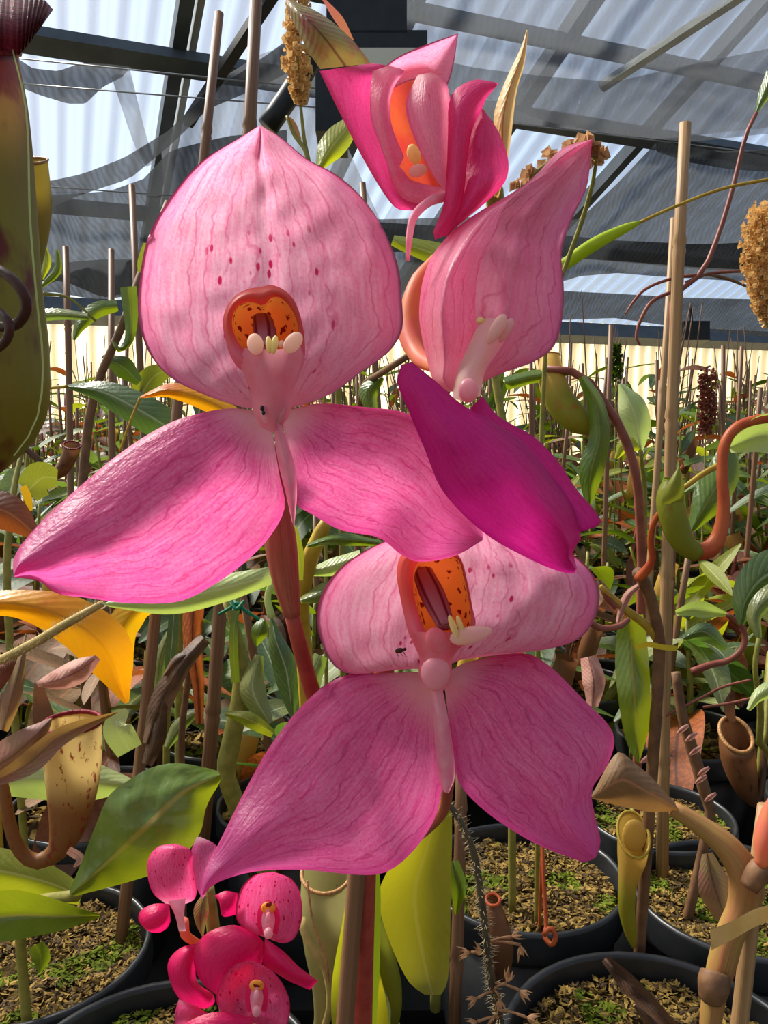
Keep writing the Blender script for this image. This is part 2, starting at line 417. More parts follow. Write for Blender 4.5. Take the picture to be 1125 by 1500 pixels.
M['brownleaf'] = mat_leaf('leaf_dry_brown', (122, 92, 60), (150, 116, 78), (176, 120, 84), .3, .6, tcol=(170, 120, 60), scale=40)
M['darkdry'] = mat_leaf('leaf_dead_dark', (84, 60, 44), (110, 80, 58), (70, 46, 36), .15, .6, scale=50)
M['rusty'] = mat_leaf('leaf_rusty', (150, 74, 26), (190, 100, 40), (110, 50, 20), .4, .5, scale=40)
M['lime'] = mat_plain('petiole_lime', (170, 190, 20), (186, 200, 50), .4, 60, .1, trans=.3)
M['vineyellow'] = mat_plain('tendril_yellow', (196, 166, 56), (176, 140, 50), .45, 80, .15, trans=.15)
M['vinered'] = mat_plain('stem_maroon', (122, 62, 50), (146, 84, 66), .5, 60, .2)
M['vineorange'] = mat_plain('tendril_orange', (196, 96, 48), (176, 70, 36), .45, 60, .2, trans=.1)
M['vinebrown'] = mat_plain('stem_brown', (98, 68, 46), (128, 92, 62), .6, 80, .4)
M['hairstem'] = mat_plain('stem_hairy_tan', (190, 160, 96), (160, 140, 80), .6, 90, .3)
M['darkstalk'] = mat_plain('stalk_dark', (86, 76, 54), (66, 56, 44), .6, 90, .3)
M['hair'] = mat_plain('hair_pale', (206, 190, 150), None, .7, 90, 0, trans=.4)
M['bamboo'] = mat_plain('bamboo_tan', (176, 140, 96), (146, 110, 74), .5, 1, .25, stretch=(14., 2.2, 1.))
M['bamboodark'] = mat_plain('bamboo_brown', (134, 96, 66), (110, 76, 52), .5, 1, .25, stretch=(14., 2.2, 1.))
M['pitolive'] = mat_pitcher('pitcher_olive_maroon', (140, 96, 50), (136, 134, 42), (104, 40, 30), .35, 34., (.47, .62), tmid=(.05, .45))
M['pitolive2'] = mat_pitcher('pitcher_olive_gold', (150, 128, 30), (120, 118, 28), (104, 80, 26), .4, 40., (.6, .75))
M['pityellow'] = mat_pitcher('pitcher_yellow_speckled', (238, 206, 130), (150, 100, 56), (150, 64, 40), .35, 260., (.58, .66), tmid=(.14, .30))
M['pitlime'] = mat_pitcher('pitcher_lime', (150, 152, 40), (140, 140, 34), (150, 100, 40), .4, 60., (.62, .75))
M['pitgold'] = mat_pitcher('pitcher_gold_green', (216, 176, 80), (156, 150, 40), (176, 120, 40), .4, 90., (.6, .72))
M['pitbrown'] = mat_pitcher('pitcher_brown', (128, 82, 50), (96, 62, 40), (70, 34, 24), .25, 70., (.55, .7))
M['pitpale'] = mat_pitcher('pitcher_pale_dotted', (180, 170, 110), (170, 158, 96), (90, 54, 30), .35, 240., (.70, .74))
M['perired'] = mat_plain('peristome_dark_red', (150, 14, 34), (100, 6, 20), .4, 1, .8, stretch=(60., 1., 1.), spec=.3)
M['peribrown'] = mat_plain('peristome_tan', (190, 140, 90), (160, 110, 60), .3, 1, .5, stretch=(60., 1., 1.))
M['moss'] = mat_plain('moss_litter', (92, 74, 32), (44, 34, 20), .9, 160, .9, .1, bdist=.006)
M['flake'] = mat_plain('moss_flakes_tan', (178, 144, 70), (128, 100, 48), .8, 90, .3, trans=.2)
M['flakegreen'] = mat_plain('moss_green', (120, 132, 24), (84, 100, 22), .9, 90, .3, trans=.25)
M['flakedark'] = mat_plain('moss_flakes_brown', (92, 70, 38), (62, 46, 26), .8, 90, .3, trans=.15)
M['pot'] = mat_plain('pot_black_plastic', (30, 31, 33), (44, 45, 47), .38, 30, .08, .5)
M['bench'] = mat_plain('bench_dark', (26, 24, 22), (36, 33, 28), .8, 14, .3)
M['floor'] = mat_plain('floor_concrete', (112, 106, 94), (90, 86, 76), .85, 4, .3)
M['steel'] = mat_plain('frame_grey_steel', (70, 76, 80), (86, 92, 96), .5, 6, .1, metal=.3)
M['alu'] = mat_plain('frame_pale_aluminium', (206, 206, 196), (190, 190, 182), .4, 6, .1, metal=.2)
M['black'] = mat_plain('unit_black', (24, 25, 27), (34, 35, 37), .5, 20, .1)
M['beige'] = mat_plain('unit_beige_diffuser', (196, 190, 170), None, .5, 20, .05)
M['roof'] = mat_sheet('roof_polycarbonate', (132, 154, 188), .52)
M['wall'] = mat_sheet('wall_polycarbonate_cream', (248, 234, 196), .05)
M['endwall'] = mat_sheet('wall_polycarbonate_grey', (214, 216, 214), .2)
M['cloth'] = mat_cloth('shade_cloth_grey', (128, 131, 136), .62)
M['clothdark'] = mat_cloth('shade_cloth_dark', (50, 52, 54), .90)
M['clothfold'] = mat_cloth('shade_cloth_folded', (74, 76, 78), .88)
M['wire'] = mat_plain('wire_pale', (150, 150, 150), None, .4, 10, 0, metal=.5)
M['drygold'] = mat_plain('dry_flower_gold', (244, 208, 142), (206, 160, 96), .7, 200, .4, trans=.3)
M['drybrown'] = mat_plain('dry_flower_brown', (214, 166, 120), (176, 130, 90), .7, 200, .4, trans=.35)
M['tieyellow'] = mat_plain('tie_yellow', (206, 176, 30), None, .5, 60, .1)
M['tiegreen'] = mat_plain('tie_green', (20, 112, 76), None, .5, 60, .1)
M['insect'] = mat_plain('insect_brown', (70, 50, 20), (40, 28, 14), .4, 500, .2)
M['darkvine'] = mat_plain('tendril_dark_brown', (74, 46, 34), (58, 34, 26), .5, 80, .2)
M['bentstem'] = mat_plain('stem_olive_rust', (160, 132, 66), (156, 92, 62), .55, 1, .4, stretch=(5., 3., 1.))
M['tape'] = mat_plain('tape_yellowed', (206, 170, 110), (190, 150, 80), .4, 60, .1, trans=.2)

# ------------------------------------------------------------------ the greenhouse shell
EAVE = P(850, 468, 8.0)
A = ray(85, 1160).normalized()                       # the roof falls away along this direction
AH = Vector((A.x, A.y, 0)).normalized(); Bd = Vector((AH.y, -AH.x, 0)); RN = Bd.cross(A).normalized()
if RN.z < 0: RN = -RN
def RP(u, v, h=0): return EAVE + Bd * u - A * v + RN * h
def roof_hit(px, py, below=0.0):
    r = ray(px, py); o = EAVE - RN * below
    t = (o - CAM).dot(RN) / r.dot(RN); return CAM + r * t
def roof_uv(px, py):
    p = roof_hit(px, py) - EAVE; v = -p.dot(A); return (p + A * v).dot(Bd), v

ceiling = tag(bpy.data.objects.new('ceiling', None), 'corrugated clear greenhouse roof sloping down to the far wall', None, None, 'structure')
COL.objects.link(ceiling); LOC['ceiling'] = Vector((0, 0, 0))
PITCH = .14
def corr(name, org, du, dv, nrm, width, length, parent, mat):
    n = int(round(width / PITCH)) * 8
    vs, fs = [], []
    for i in range(n + 1):
        u = width * i / n; h = .034 * math.cos(2 * math.pi * u / PITCH)
        for j in range(4): vs.append(org + du * u + dv * (length * j / 3) + nrm * h)
    for i in range(n):
        for j in range(3): fs.append((i * 4 + j, i * 4 + j + 1, i * 4 + j + 5, i * 4 + j + 4))
    return link_mesh(name, vs, fs, mat, parent)
for i in range(16):
    corr('roof_panel', RP(-10.08 + i * 1.26, -.2, .006 * (i % 2)), Bd, -A, RN, 1.27, 12.5, ceiling, M['roof'])
def bar(name, a, b, w, h, nrm, mat, parent):
    d = (b - a); ln = d.length; d.normalize(); s = d.cross(nrm).normalized()
    v, f = box_geo((a + b) / 2, d * ln / 2, s * w / 2, nrm * h / 2)
    return link_mesh(name, v, f, mat, parent, smooth=False)
for px, py, wd in ((265, 0, .07), (845, 0, .085), (1078, 19, .06), (620, -60, .06)):
    u, v = roof_uv(px, py); bar('rafter', RP(u, -.1, -.10), RP(u, 8.2, -.10), wd, .09, RN, M['steel'], ceiling)
u, v = roof_uv(288, 0); bar('rafter', RP(u, 1.0, -.08), RP(u, 8.6, -.08), .035, .05, RN, M['alu'], ceiling)
for px, py, wd, below in ((250, 52, .12, -.17), (820, 28, .07, -.16), (700, 135, .07, -.16), (700, 330, .08, -.16)):
    u, v = roof_uv(px, py); bar('purlin', RP(-9.9, v, below), RP(9.8, v, below), wd, .06, RN, M['steel'], ceiling)
# eave beam and diagonal braces
bar('eave_beam', RP(-9.9, 0, -.15), RP(9.8, 0, -.15), .16, .14, RN, M['steel'], ceiling)
bar('brace', roof_hit(1120, -30, .35), roof_hit(880, 128, .35), .05, .04, RN, M['alu'], ceiling)
bar('brace', roof_hit(400, -10, .3), roof_hit(275, 180, .3), .05, .05, RN, M['black'], ceiling)
# far wall
wall = tag(bpy.data.objects.new('wall_back', None), 'sunlit cream corrugated far wall of the greenhouse', None, None, 'structure')
COL.objects.link(wall); LOC['wall_back'] = Vector((0, 0, 0))
for i in range(16):
    o = RP(-10.08 + i * 1.26, -.05, 0); o = Vector((o.x, o.y, 0.0))
    corr('wall_panel', o + AH * .004 * (i % 2), Bd, Vector((0, 0, 1)), -AH, 1.27, EAVE.z - .02, wall, M['wall'])
for nm, uu, lb in (('wall_left', -9.95, 'left end wall of the greenhouse in corrugated sheet'), ('wall_right', 10.0, 'right end wall of the greenhouse in corrugated sheet')):
    n_ = 90; vs, fs = [], []
    for i in range(n_ * 4 + 1):
        v_ = 12.0 * i / (n_ * 4); q = RP(uu, v_, 0) + Bd * (.012 * math.cos(i * math.pi / 2)); vs += [Vector((q.x, q.y, 0)), Vector((q.x, q.y, q.z - .02))]
    for i in range(n_ * 4): fs.append((2 * i, 2 * i + 2, 2 * i + 3, 2 * i + 1))
    tag(link_mesh(nm, vs, fs, M['endwall'], None), lb, None, None, 'structure')
fl = link_mesh('floor', [(-9, -1.5, 0), (12, -1.5, 0), (12, 14, 0), (-9, 14, 0)], [(0, 1, 2, 3)], M['floor'], smooth=False)
tag(fl, 'grey concrete greenhouse floor under the benches', None, None, 'structure')

# ------------------------------------------------------------------ shade cloth hung under the roof
def cloth(label, rails, below, mat, nu=26, nv=14, wr=.09, seed=0, prof=None):
    cv = lambda x, y, dd: roof_hit(x, y, dd)
    o = sheet('shade_cloth', rails, below, mat, None, nu, nv, prof=prof, wrin=wr, wsc=.02, conv=cv, seed=seed)
    return tag(o, label, 'shade cloth')
cloth('thin grey shade cloth stretched flat under the roof beside the pale brace', [[(585, -120), (570, 40), (560, 175)], [(750, -120), (750, 40), (755, 180)], [(960, -120), (960, 40), (965, 204)], [(1200, -120), (1190, 40), (1170, 182)]], .35, M['cloth'], seed=1, wr=.05)
cloth('doubled band of grey shade cloth sagging in folds below the purlin', [[(560, 70), (560, 165)], [(700, 100), (700, 140)], [(800, 112), (800, 178)], [(900, 120), (900, 198)], [(1010, 95), (1010, 208)], [(1180, 60), (1180, 190)]], .55, M['cloth'], seed=2, wr=.1)
cloth('dark shade cloth gathered under the low part of the roof behind the tall bamboo cane', [[(520, 322), (520, 460)], [(700, 318), (700, 455)], [(845, 325), (845, 405)], [(905, 268), (905, 400)], [(965, 205), (965, 405)], [(1050, 222), (1050, 410)], [(1200, 215), (1200, 420)]], .35, M['clothfold'], seed=3, wr=.12)
cloth('black rolled fold of shade cloth hanging across the eave', [[(500, 322), (520, 368)], [(760, 338), (760, 372)], [(900, 352), (900, 382)], [(1030, 358), (1030, 392)], [(1200, 350), (1200, 400)]], .7, M['clothdark'], seed=4, wr=.12)
cloth('black crumpled strip of shade cloth knotted beside the cane top', [[(960, 204), (962, 222)], [(1010, 212), (1010, 238)], [(1060, 224), (1070, 248)], [(1180, 215), (1180, 255)]], .5, M['clothdark'], seed=5, wr=.05)
cloth('sagging shade cloth curtain in front of the bright far wall', [[(560, 440), (560, 480)], [(800, 425), (790, 470)], [(900, 430), (900, 466)], [(1000, 436), (1000, 480)], [(1180, 440), (1180, 500)]], .25, M['clothdark'], seed=6, wr=.05)
cloth('loose loop of grey shade cloth drooping under the grey roof pipe', [[(20, 82), (10, 96), (10, 120)], [(48, 100), (40, 118), (60, 140)], [(85, 104), (90, 128), (100, 152)], [(120, 92), (125, 122), (125, 152)], [(160, 94), (160, 108), (150, 128)], [(191, 98), (188, 102), (180, 112)]], .45, M['clothfold'], seed=7, wr=.06)
cloth('narrow strip of shade cloth hanging from the loose loop', [[(163, 112), (198, 215), (214, 244)], [(190, 100), (212, 190), (227, 240)]], .5, M['cloth'], nu=6, seed=8, wr=.03)
cloth('twisted dark band of shade cloth running up to the black brace', [[(40, 272), (40, 318)], [(120, 255), (120, 285)], [(180, 232), (190, 262)], [(246, 192), (250, 212)], [(300, 140), (305, 160)], [(370, 95), (375, 130)], [(440, 45), (445, 95)]], .5, M['clothfold'], seed=9, wr=.05)
cloth('creased grey shade cloth hanging behind the short bamboo canes', [[(20, 285), (20, 430)], [(90, 285), (90, 410)], [(160, 280), (150, 436)], [(210, 262), (215, 425)], [(250, 220), (262, 400)], [(330, 200), (340, 400)], [(420, 190), (430, 400)]], .4, M['clothfold'], seed=10, wr=.12)
cloth('pale gauzy shade cloth below the black roof brace', [[(236, 215), (245, 360)], [(300, 130), (310, 330)], [(380, 80), (390, 330)], [(440, 60), (560, 330)]], .3, M['cloth'], seed=11, wr=.08)
cloth('drooping end of grey shade cloth against the bright left window', [[(20, 380), (20, 430)], [(90, 385), (80, 428)], [(150, 380), (145, 440)], [(240, 380), (240, 425)]], .3, M['clothdark'], seed=12, wr=.05)
def wire(label, a, b, below, r=.004):
    p, q = roof_hit(*a, below), roof_hit(*b, below)
    v, f, u_ = tube_geo([p, q], [r, r], 5); tag(link_mesh('wire', v, f, M['wire'], None, u_), label, 'wire')
wire('thin pale wire strung level with the loose cloth loop', (20, 85), (470, 130), .5)
wire('thin wire strung above the short bamboo canes', (20, 270), (300, 290), .45)
wire('thin wire crossing the roof just above the pink orchid tip', (20, 122), (470, 158), .55)
wire('thin wire along the lower edge of the flat shade cloth', (640, 168), (1180, 232), .5)

# roof heater / light units
def unit(label, d, boxes, cat):
    t = thing('hanging_unit', P(boxes[0][1], boxes[0][2], d), label, cat)
    for nm, x0, y0, x1, y1, dep, mat in boxes:
        c = P((x0 + x1) / 2, (y0 + y1) / 2, d) + CF * (dep / 2); k = d / FPX
        v, f = box_geo(c, CX * (abs(x1 - x0) / 2 * k), CF * (dep / 2), CU * (abs(y1 - y0) / 2 * k))
        link_mesh(nm, v, f, mat, t, smooth=False)
    return t
unit('black fan heater with a beige panel hung under the roof behind the top bloom', 2.6, [('housing', 478, -40, 596, 48, .5, M['black']), ('hood', 512, 44, 626, 70, .6, M['black']), ('diffuser', 524, 70, 618, 98, .4, M['beige']), ('bracket', 462, 92, 506, 192, .2, M['black']), ('hanger', 500, -160, 506, -40, .02, M['black']), ('hanger', 580, -160, 586, -40, .02, M['black'])], 'heater')
unit('small black lamp hanging in front of the sunlit far wall', 7.6, [('housing', 1002, 470, 1040, 498, .3, M['black']), ('stem', 1012, 448, 1015, 472, .03, M['black'])], 'lamp')
t = tag(tube('roof_strut', [(392, 186, 2.4, 16), (430, 130, 2.4, 16), (472, 60, 2.4, 16)], M['black'], None, 8, 6), 'thick black strut slanting up to the fan heater', 'strut')

# ------------------------------------------------------------------ bench, pots
ZT = .98                                              # height of the pot rims
BZ = .83
bm_v, bm_f = [], []
bench = thing('bench', (0, 2, 0), 'long dark staging bench carrying the black pots', 'bench')
for k in range(22):
    y = .30 + k * .23
    v, f = box_geo((0.2, y, BZ - .02), Vector((2.6, 0, 0)), Vector((0, .105, 0)), Vector((0, 0, .02))); link_mesh('slat', v, f, M['bench'], bench, smooth=False)
for x in (-2.1, .2, 2.5):
    for y in (.5, 2.6, 4.9):
        v, f = box_geo((x, y, (BZ - .04) / 2), Vector((.035, 0, 0)), Vector((0, .035, 0)), Vector((0, 0, (BZ - .04) / 2))); link_mesh('leg', v, f, M['bench'], bench, smooth=False)

def flakes(name, cx, cy, z, r, n, parent, mats, seed, size=.005):
    rnd = random.Random(seed); vs, fs, mi = [], [], []
    for _ in range(n):
        a = rnd.uniform(0, 6.283); q = r * math.sqrt(rnd.random()) * .97
        x, y = cx + q * math.cos(a), cy + q * math.sin(a)
        zz = z + .006 * mnoise.noise(Vector((x * 60, y * 60, 0))) + rnd.uniform(0, .004)
        s = size * rnd.uniform(.5, 1.5)
        R3 = Matrix.Rotation(rnd.uniform(0, 6.28), 3, 'Z') @ Matrix.Rotation(rnd.uniform(-.9, .9), 3, 'X') @ Matrix.Rotation(rnd.uniform(-.5, .5), 3, 'Y')
        b = len(vs)
        for p in ((-1, 0, .15), (0, -.45, 0), (1, 0, .2), (0, .45, .1)): vs.append(Vector((x, y, zz)) + R3 @ (Vector(p) * s))
        fs.append((b, b + 1, b + 2)); fs.append((b, b + 2, b + 3))
        g = mnoise.noise(Vector((x * 28 + seed, y * 28, 4.))) > .12
        k = 1 if (g and rnd.random() < .8) else (2 if rnd.random() < .4 else 0)
        mi += [k, k]
    o = link_mesh(name, vs, fs, mats, parent, midx=mi, smooth=False); o['kind'] = 'stuff'; return o

POTS = []
def pot(cx, cy, r, label, group=None, z=ZT, h=.15, near=False, seed=0):
    POTS.append((cx, cy, r))
    t = thing('plant_pot', (cx, cy, z - h), label, 'plant pot', group)
    n = 40 if near else 22
    def lathe(prof):
        vs, fs = [], []
        for (rr, zz) in prof:
            for k in range(n):
                a = 2 * math.pi * k / n; vs.append(Vector((cx + rr * math.cos(a), cy + rr * math.sin(a), zz)))
        for i in range(len(prof) - 1):
            for k in range(n): fs.append((i * n + k, i * n + (k + 1) % n, (i + 1) * n + (k + 1) % n, (i + 1) * n + k))
        return vs, fs
    v, f = lathe([(.02, z - h), (r * .74, z - h), (r * .76, z - h + .004), (r * .93, z - .024), (r * .925, z - .024), (r * .74, z - h + .006)]); link_mesh('wall', v, f, M['pot'], t)
    v, f = lathe([(r * .93, z - .026), (r * .985, z - .026), (r * 1.0, z - .022), (r * 1.0, z - .003), (r * .99, z), (r * .955, z), (r * .945, z - .003), (r * .935, z - .03)]); link_mesh('rim', v, f, M['pot'], t)
    # growing medium: a lumpy disc
    vs = [Vector((cx, cy, z - .016))]; fs = []; rings = 8 if near else 4
    for i in range(1, rings + 1):
        for k in range(n):
            a = 2 * math.pi * k / n; q = r * .935 * i / rings; x, y = cx + q * math.cos(a), cy + q * math.sin(a)
            vs.append(Vector((x, y, z - .016 + .008 * mnoise.noise(Vector((x * 45, y * 45, seed))) - .006 * (i / rings) ** 4)))
    for k in range(n): fs.append((0, 1 + k, 1 + (k + 1) % n))
    for i in range(rings - 1):
        for k in range(n):
            a = 1 + i * n; fs.append((a + k, a + n + k, a + n + (k + 1) % n, a + (k + 1) % n))
    mo = link_mesh('soil', vs, fs, M['moss'], t)
    flakes('moss', cx, cy, z - .015, r * .92, 6000 if near else 300, t, [M['flake'], M['flakegreen'], M['flakedark']], seed, .0027 if near else .008)
    return t
def pot_px(px, py, r, label, **k):
    g = G(px, py, ZT); pot(g.x, g.y, r, label, near=True, **k); return g
b = G(925, 1392, ZT); pot(b.x - .01, b.y - .093, .093, 'black pot with a dead brown leaf lying on its moss', near=True, seed=1)
pot_px(1082, 1308, .080, 'black pot of sunlit golden moss with a bamboo cane in it', seed=2)
pot_px(965, 1192, .068, 'black pot under the brown leathery leaf', seed=3)
pot_px(768, 1278, .080, 'black pot with a green moss patch behind the dried flower stalk', seed=4)
pot_px(52, 1386, .078, 'black pot with fern sprigs under the striped green leaf', seed=5)
b = G(285, 1432, ZT); pot(b.x, b.y - .09, .09, 'black pot right below the crimson orchid flowers', near=True, seed=6)
ROWPOTS = []; PK = {'dense': 'a leafy green pitcher plant', 'lime': 'a yellow-green leafy plant', 'grey': 'a grey-green leafy plant', 'bronze': 'a bronze-leaved plant', 'dry': 'a half-withered plant'}
rnd = random.Random(5)
for iy in range(13):
    y = .568 + iy * .172
    for ix in range(-9, 10):
        x = (ix + .5 * (iy % 2)) * .178 + rnd.uniform(-.008, .008); r = rnd.choice((.072, .08, .082))
        if abs(x) > .47 * y + .32 or y > 2.7: continue
        if any(math.hypot(x - a, y - c) < r + q + .004 for a, c, q in POTS): continue
        pk = rnd.choice(['dense', 'dense', 'dense', 'lime', 'grey', 'bronze', 'dry']); ROWPOTS.append((x, y, r, pk))
        pot(x, y, r, 'black nursery pot holding ' + PK[pk] + ' in the crowded rows', 'nursery pots holding ' + PK[pk], seed=iy * 31 + ix)

# ------------------------------------------------------------------ the pink orchid: one spike, four flowers
ob_ = G(505, 1560, ZT)
orchid = thing('pink_orchid', Vector((P(512, 1500, .36).x, P(512, 1500, .36).y, ZT - .02)), 'pink orchid with four large blooms on one red-brown spike', 'orchid')
def flower(name_mesh_rails, d, mat, label, **k):
    o = sheet('flower', name_mesh_rails, d, mat, orchid, **k); o['label'] = label; return o
def cup(depth, edge=0.0, p=2.0):
    return lambda s, t: depth * (1 - abs(2 * s - 1) ** p) * math.sin(math.pi * min(max(t, 0), 1)) ** .7 + edge * abs(2 * s - 1) ** 6

def resample_closed(pts, n):
    a = np.array(pts + [pts[0]], float); return catmull(a, n + 1)[:-1]
def hood(parent, outer, inner, d, n=48, deep=.016, thick=.004, dy=0):
    O = resample_closed(outer, n); I = resample_closed(inner, n); c = I.mean(0)
    def ringpt(q, dd): return P(q[0], q[1], dd)
    rows = [(O, .003), (O * .97 + I * .03, 0), (O * .7 + I * .3, -thick), (O * .4 + I * .6, -thick * 1.1), (O * .1 + I * .9, -thick * .3), (I, .0015), (I, .004)]
    vs, fs = [], []
    for q, dd in rows:
        for k in range(n): vs.append(ringpt(q[k], d + dd))
    for i in range(len(rows) - 1):
        for k in range(n): fs.append((i * n + k, i * n + (k + 1) % n, (i + 1) * n + (k + 1) % n, (i + 1) * n + k))
    ys = [q[k][1] for q, dd in rows for k in range(n)]; y0, y1 = min(ys), max(ys)
    h = link_mesh('hood', vs, fs, M['rim'], parent, [(.5, (y - y0) / (y1 - y0)) for y in ys])
    vs, fs = [], []; rows = [(1.03, .002), (.97, .006), (.85, deep * .75), (.6, deep), (.3, deep * 1.1)]
    for sc, dd in rows:
        for k in range(n): q = c + (I[k] - c) * sc; vs.append(P(q[0], q[1], d + dd))
    for i in range(len(rows) - 1):
        for k in range(n): fs.append((i * n + k, i * n + (k + 1) % n, (i + 1) * n + (k + 1) % n, (i + 1) * n + k))
    fs.append(tuple((len(rows) - 1) * n + k for k in range(n)))
    link_mesh('throat', vs, fs, M['throat'], parent)
    return h
def blob(name, x, y, d, rx, ry, mat, parent, rz=None, n=14, taper=0.0, ang=0.0):
    k = d / FPX; vs, fs, m = [], [], 8
    c = P(x, y, d); rz = (rz or min(rx, ry)) * k; ca, sa = math.cos(ang), math.sin(ang)
    for i in range(m + 1):
        ph = math.pi * i / m
        for j in range(n):
            a = 2 * math.pi * j / n; lx = math.sin(ph) * math.cos(a) * rx * (1 + taper * math.cos(ph)); ly = math.cos(ph) * ry
            px_, py_ = lx * ca - ly * sa, lx * sa + ly * ca
            vs.append(c + CX * px_ * k + CU * py_ * k + CF * (math.sin(ph) * math.sin(a) * rz))
    for i in range(m):
        for j in range(n): fs.append((i * n + j, i * n + (j + 1) % n, (i + 1) * n + (j + 1) % n, (i + 1) * n + j))
    return link_mesh(name, vs, fs, mat, parent)

# --- flower 1: the large face-on bloom
D1 = .200
f1 = flower([[(358, 510), (352, 530), (358, 552), (369, 578), (371, 604), (382, 626)], [(402, 512), (402, 530), (402, 552), (400, 580), (400, 606), (398, 634)], [(442, 508), (446, 528), (438, 550), (428, 578), (426, 604), (412, 626)]], D1 - .0155, M['lipcol'],
            'large face-on bloom with a pale broad upper sepal', nu=12, nv=16, prof=lambda s, t: .0055 * abs(2 * s - 1) ** 2.4 + .004 * t)
sheet('dorsal_sepal', [[(384, 600), (364, 598), (336, 591), (297, 577), (250, 553), (219, 518), (203, 467), (205, 405), (219, 342), (254, 283), (297, 235), (352, 201), (380, 184)],
                       [(408, 600), (434, 596), (485, 577), (524, 549), (571, 514), (589, 483), (589, 444), (583, 389), (563, 338), (532, 291), (493, 256), (450, 233), (411, 201), (382, 184)]],
      D1, M['dorsal'], f1, 40, 44, prof=lambda s, t: .013 * (1 - abs(2 * s - 1) ** 2.2) * math.sin(math.pi * min(1, t * .9 + .06)) - .006 * max(0, abs(2 * s - 1) - .86) / .14 * (1 if t < .6 else .3) - .002 * math.exp(-((s - .5) / .03) ** 2) * t + .006 * t, wrin=.0012, wsc=.03, lip=.001)
sheet('lateral_sepal', [[(372, 601), (339, 598), (294, 605), (245, 621), (184, 658), (123, 707), (65, 760), (29, 801), (19, 822), (20, 842)],
                        [(399, 612), (399, 630), (409, 695), (417, 744), (393, 789), (356, 826), (311, 858), (262, 881), (184, 883), (123, 875), (82, 869), (57, 851), (22, 846)]],
      D1 - .004, M['lateral'], f1, 28, 40, prof=lambda s, t: -.022 * t + .009 * abs(2 * s - .75) ** 1.6 * math.sin(math.pi * t) - .003 * math.sin(math.pi * s * 2) * t, wrin=.0014, wsc=.02, lip=.001, seed=2)
sheet('lateral_sepal', [[(424, 600), (467, 591), (533, 596), (591, 604), (632, 630), (672, 690), (700, 750), (708, 788)],
                        [(414, 620), (425, 680), (433, 738), (453, 751), (498, 776), (556, 788), (587, 812), (613, 823), (667, 814), (706, 792)]],
      D1 - .002, M['lateral'], f1, 28, 40, prof=lambda s, t: .012 * abs(2 * s - .9) ** 1.6 * math.sin(math.pi * t) + .012 * t - .020 * max(0, t - .55) * s, wrin=.0012, wsc=.02, lip=.001, seed=3)
hood(f1, [(378, 421), (364, 423), (345, 433), (331, 452), (326, 473), (330, 496), (337, 520), (348, 538), (366, 548), (398, 550), (428, 548), (438, 538), (446, 526), (447, 508), (442, 470), (431, 440), (415, 424), (396, 417), (384, 420)],
     [(382, 447), (374, 443), (360, 443), (347, 450), (340, 467), (341, 482), (346, 496), (352, 506), (362, 514), (394, 520), (426, 514), (434, 505), (437, 490), (434, 468), (422, 446), (408, 435), (396, 437), (390, 445)], D1 - .006)
cs = tube('column', [(384, 466, D1 + .002, 14), (388, 485, D1 - .004, 17), (390, 512, D1 - .010, 15)], M['column'], f1, 14, 10, squash=.6)
cs['label'] = 'mauve column with dark red stripes'
blob('anther_lobe', 374, 504, D1 - .0155, 12, 16, M['anther'], f1, ang=.2, rz=7)
blob('anther_lobe', 429, 502, D1 - .0155, 12, 18, M['anther'], f1, ang=-.7, rz=7)
blob('anther_tooth', 394, 505, D1 - .017, 5, 13, M['anthery'], f1, ang=.1)
blob('anther_tooth', 402, 505, D1 - .017, 5.4, 14, M['anthery'], f1, ang=-.15)
blob('anther_tooth', 412, 504, D1 - .013, 4, 6, M['anther'], f1, ang=-.3)
blob('stigma', 399, 600, D1 - .0105, 19, 26, M['stigma'], f1, rz=11, taper=-.1)
sheet('lip', [[(400, 612), (402, 640), (408, 680), (418, 720), (428, 765)], [(410, 612), (418, 640), (431, 680), (435, 720), (431, 772)]], D1 - .012, M['lippale'], f1, 6, 18, prof=lambda s, t: .004 * abs(2 * s - 1) ** 2 + .010 * t)
ov = tube('ovary', [(404, 650, D1 + .012, 8), (408, 740, D1 + .014, 18), (411, 790, D1 + .016, 24), (419, 850, D1 + .018, 20), (428, 902, D1 + .02, 12)], M['ovary'], f1, 9, 20)
tube('pedicel', [(427, 898, D1 + .02, 11), (440, 950, D1 + .026, 11.5), (460, 1020, D1 + .04, 12), (500, 1120, D1 + .07, 13), (520, 1200, D1 + .10, 13)], M['pedicel'], f1, 10, 20)

# --- flower 2: lower bloom, half hidden above
D2 = .226
f2 = flower([[(598, 926), (608, 948), (615, 966), (613, 985), (622, 1004), (632, 1013)], [(632, 926), (636, 948), (638, 966), (638, 985), (639, 1004), (640, 1014)], [(672, 926), (674, 946), (662, 966), (662, 985), (655, 1004), (648, 1013)]], D2 - .014, M['lipcol'],
            'lower bloom with a folded broad upper sepal and two wide drooping sepals', nu=10, nv=14, prof=lambda s, t: .006 * abs(2 * s - 1) ** 2.4 + .003 * t)
sheet('dorsal_sepal', [[(630, 980), (600, 980), (556, 984), (514, 988), (490, 976), (472, 945), (464, 905), (472, 868), (496, 834), (532, 808), (580, 785), (630, 755), (676, 730)],
                       [(650, 978), (676, 966), (720, 957), (795, 952), (848, 936), (872, 905), (878, 865), (862, 832), (830, 806), (780, 780), (730, 755), (684, 730)]],
      D2, M['dorsal'], f2, 40, 36, prof=lambda s, t: .012 * (1 - abs(2 * s - 1) ** 2.2) * math.sin(math.pi * min(1, t * .9 + .06)) - .007 * max(0, abs(2 * s - 1) - .86) / .14 + .006 * t, wrin=.0014, wsc=.03, lip=.001, seed=4)
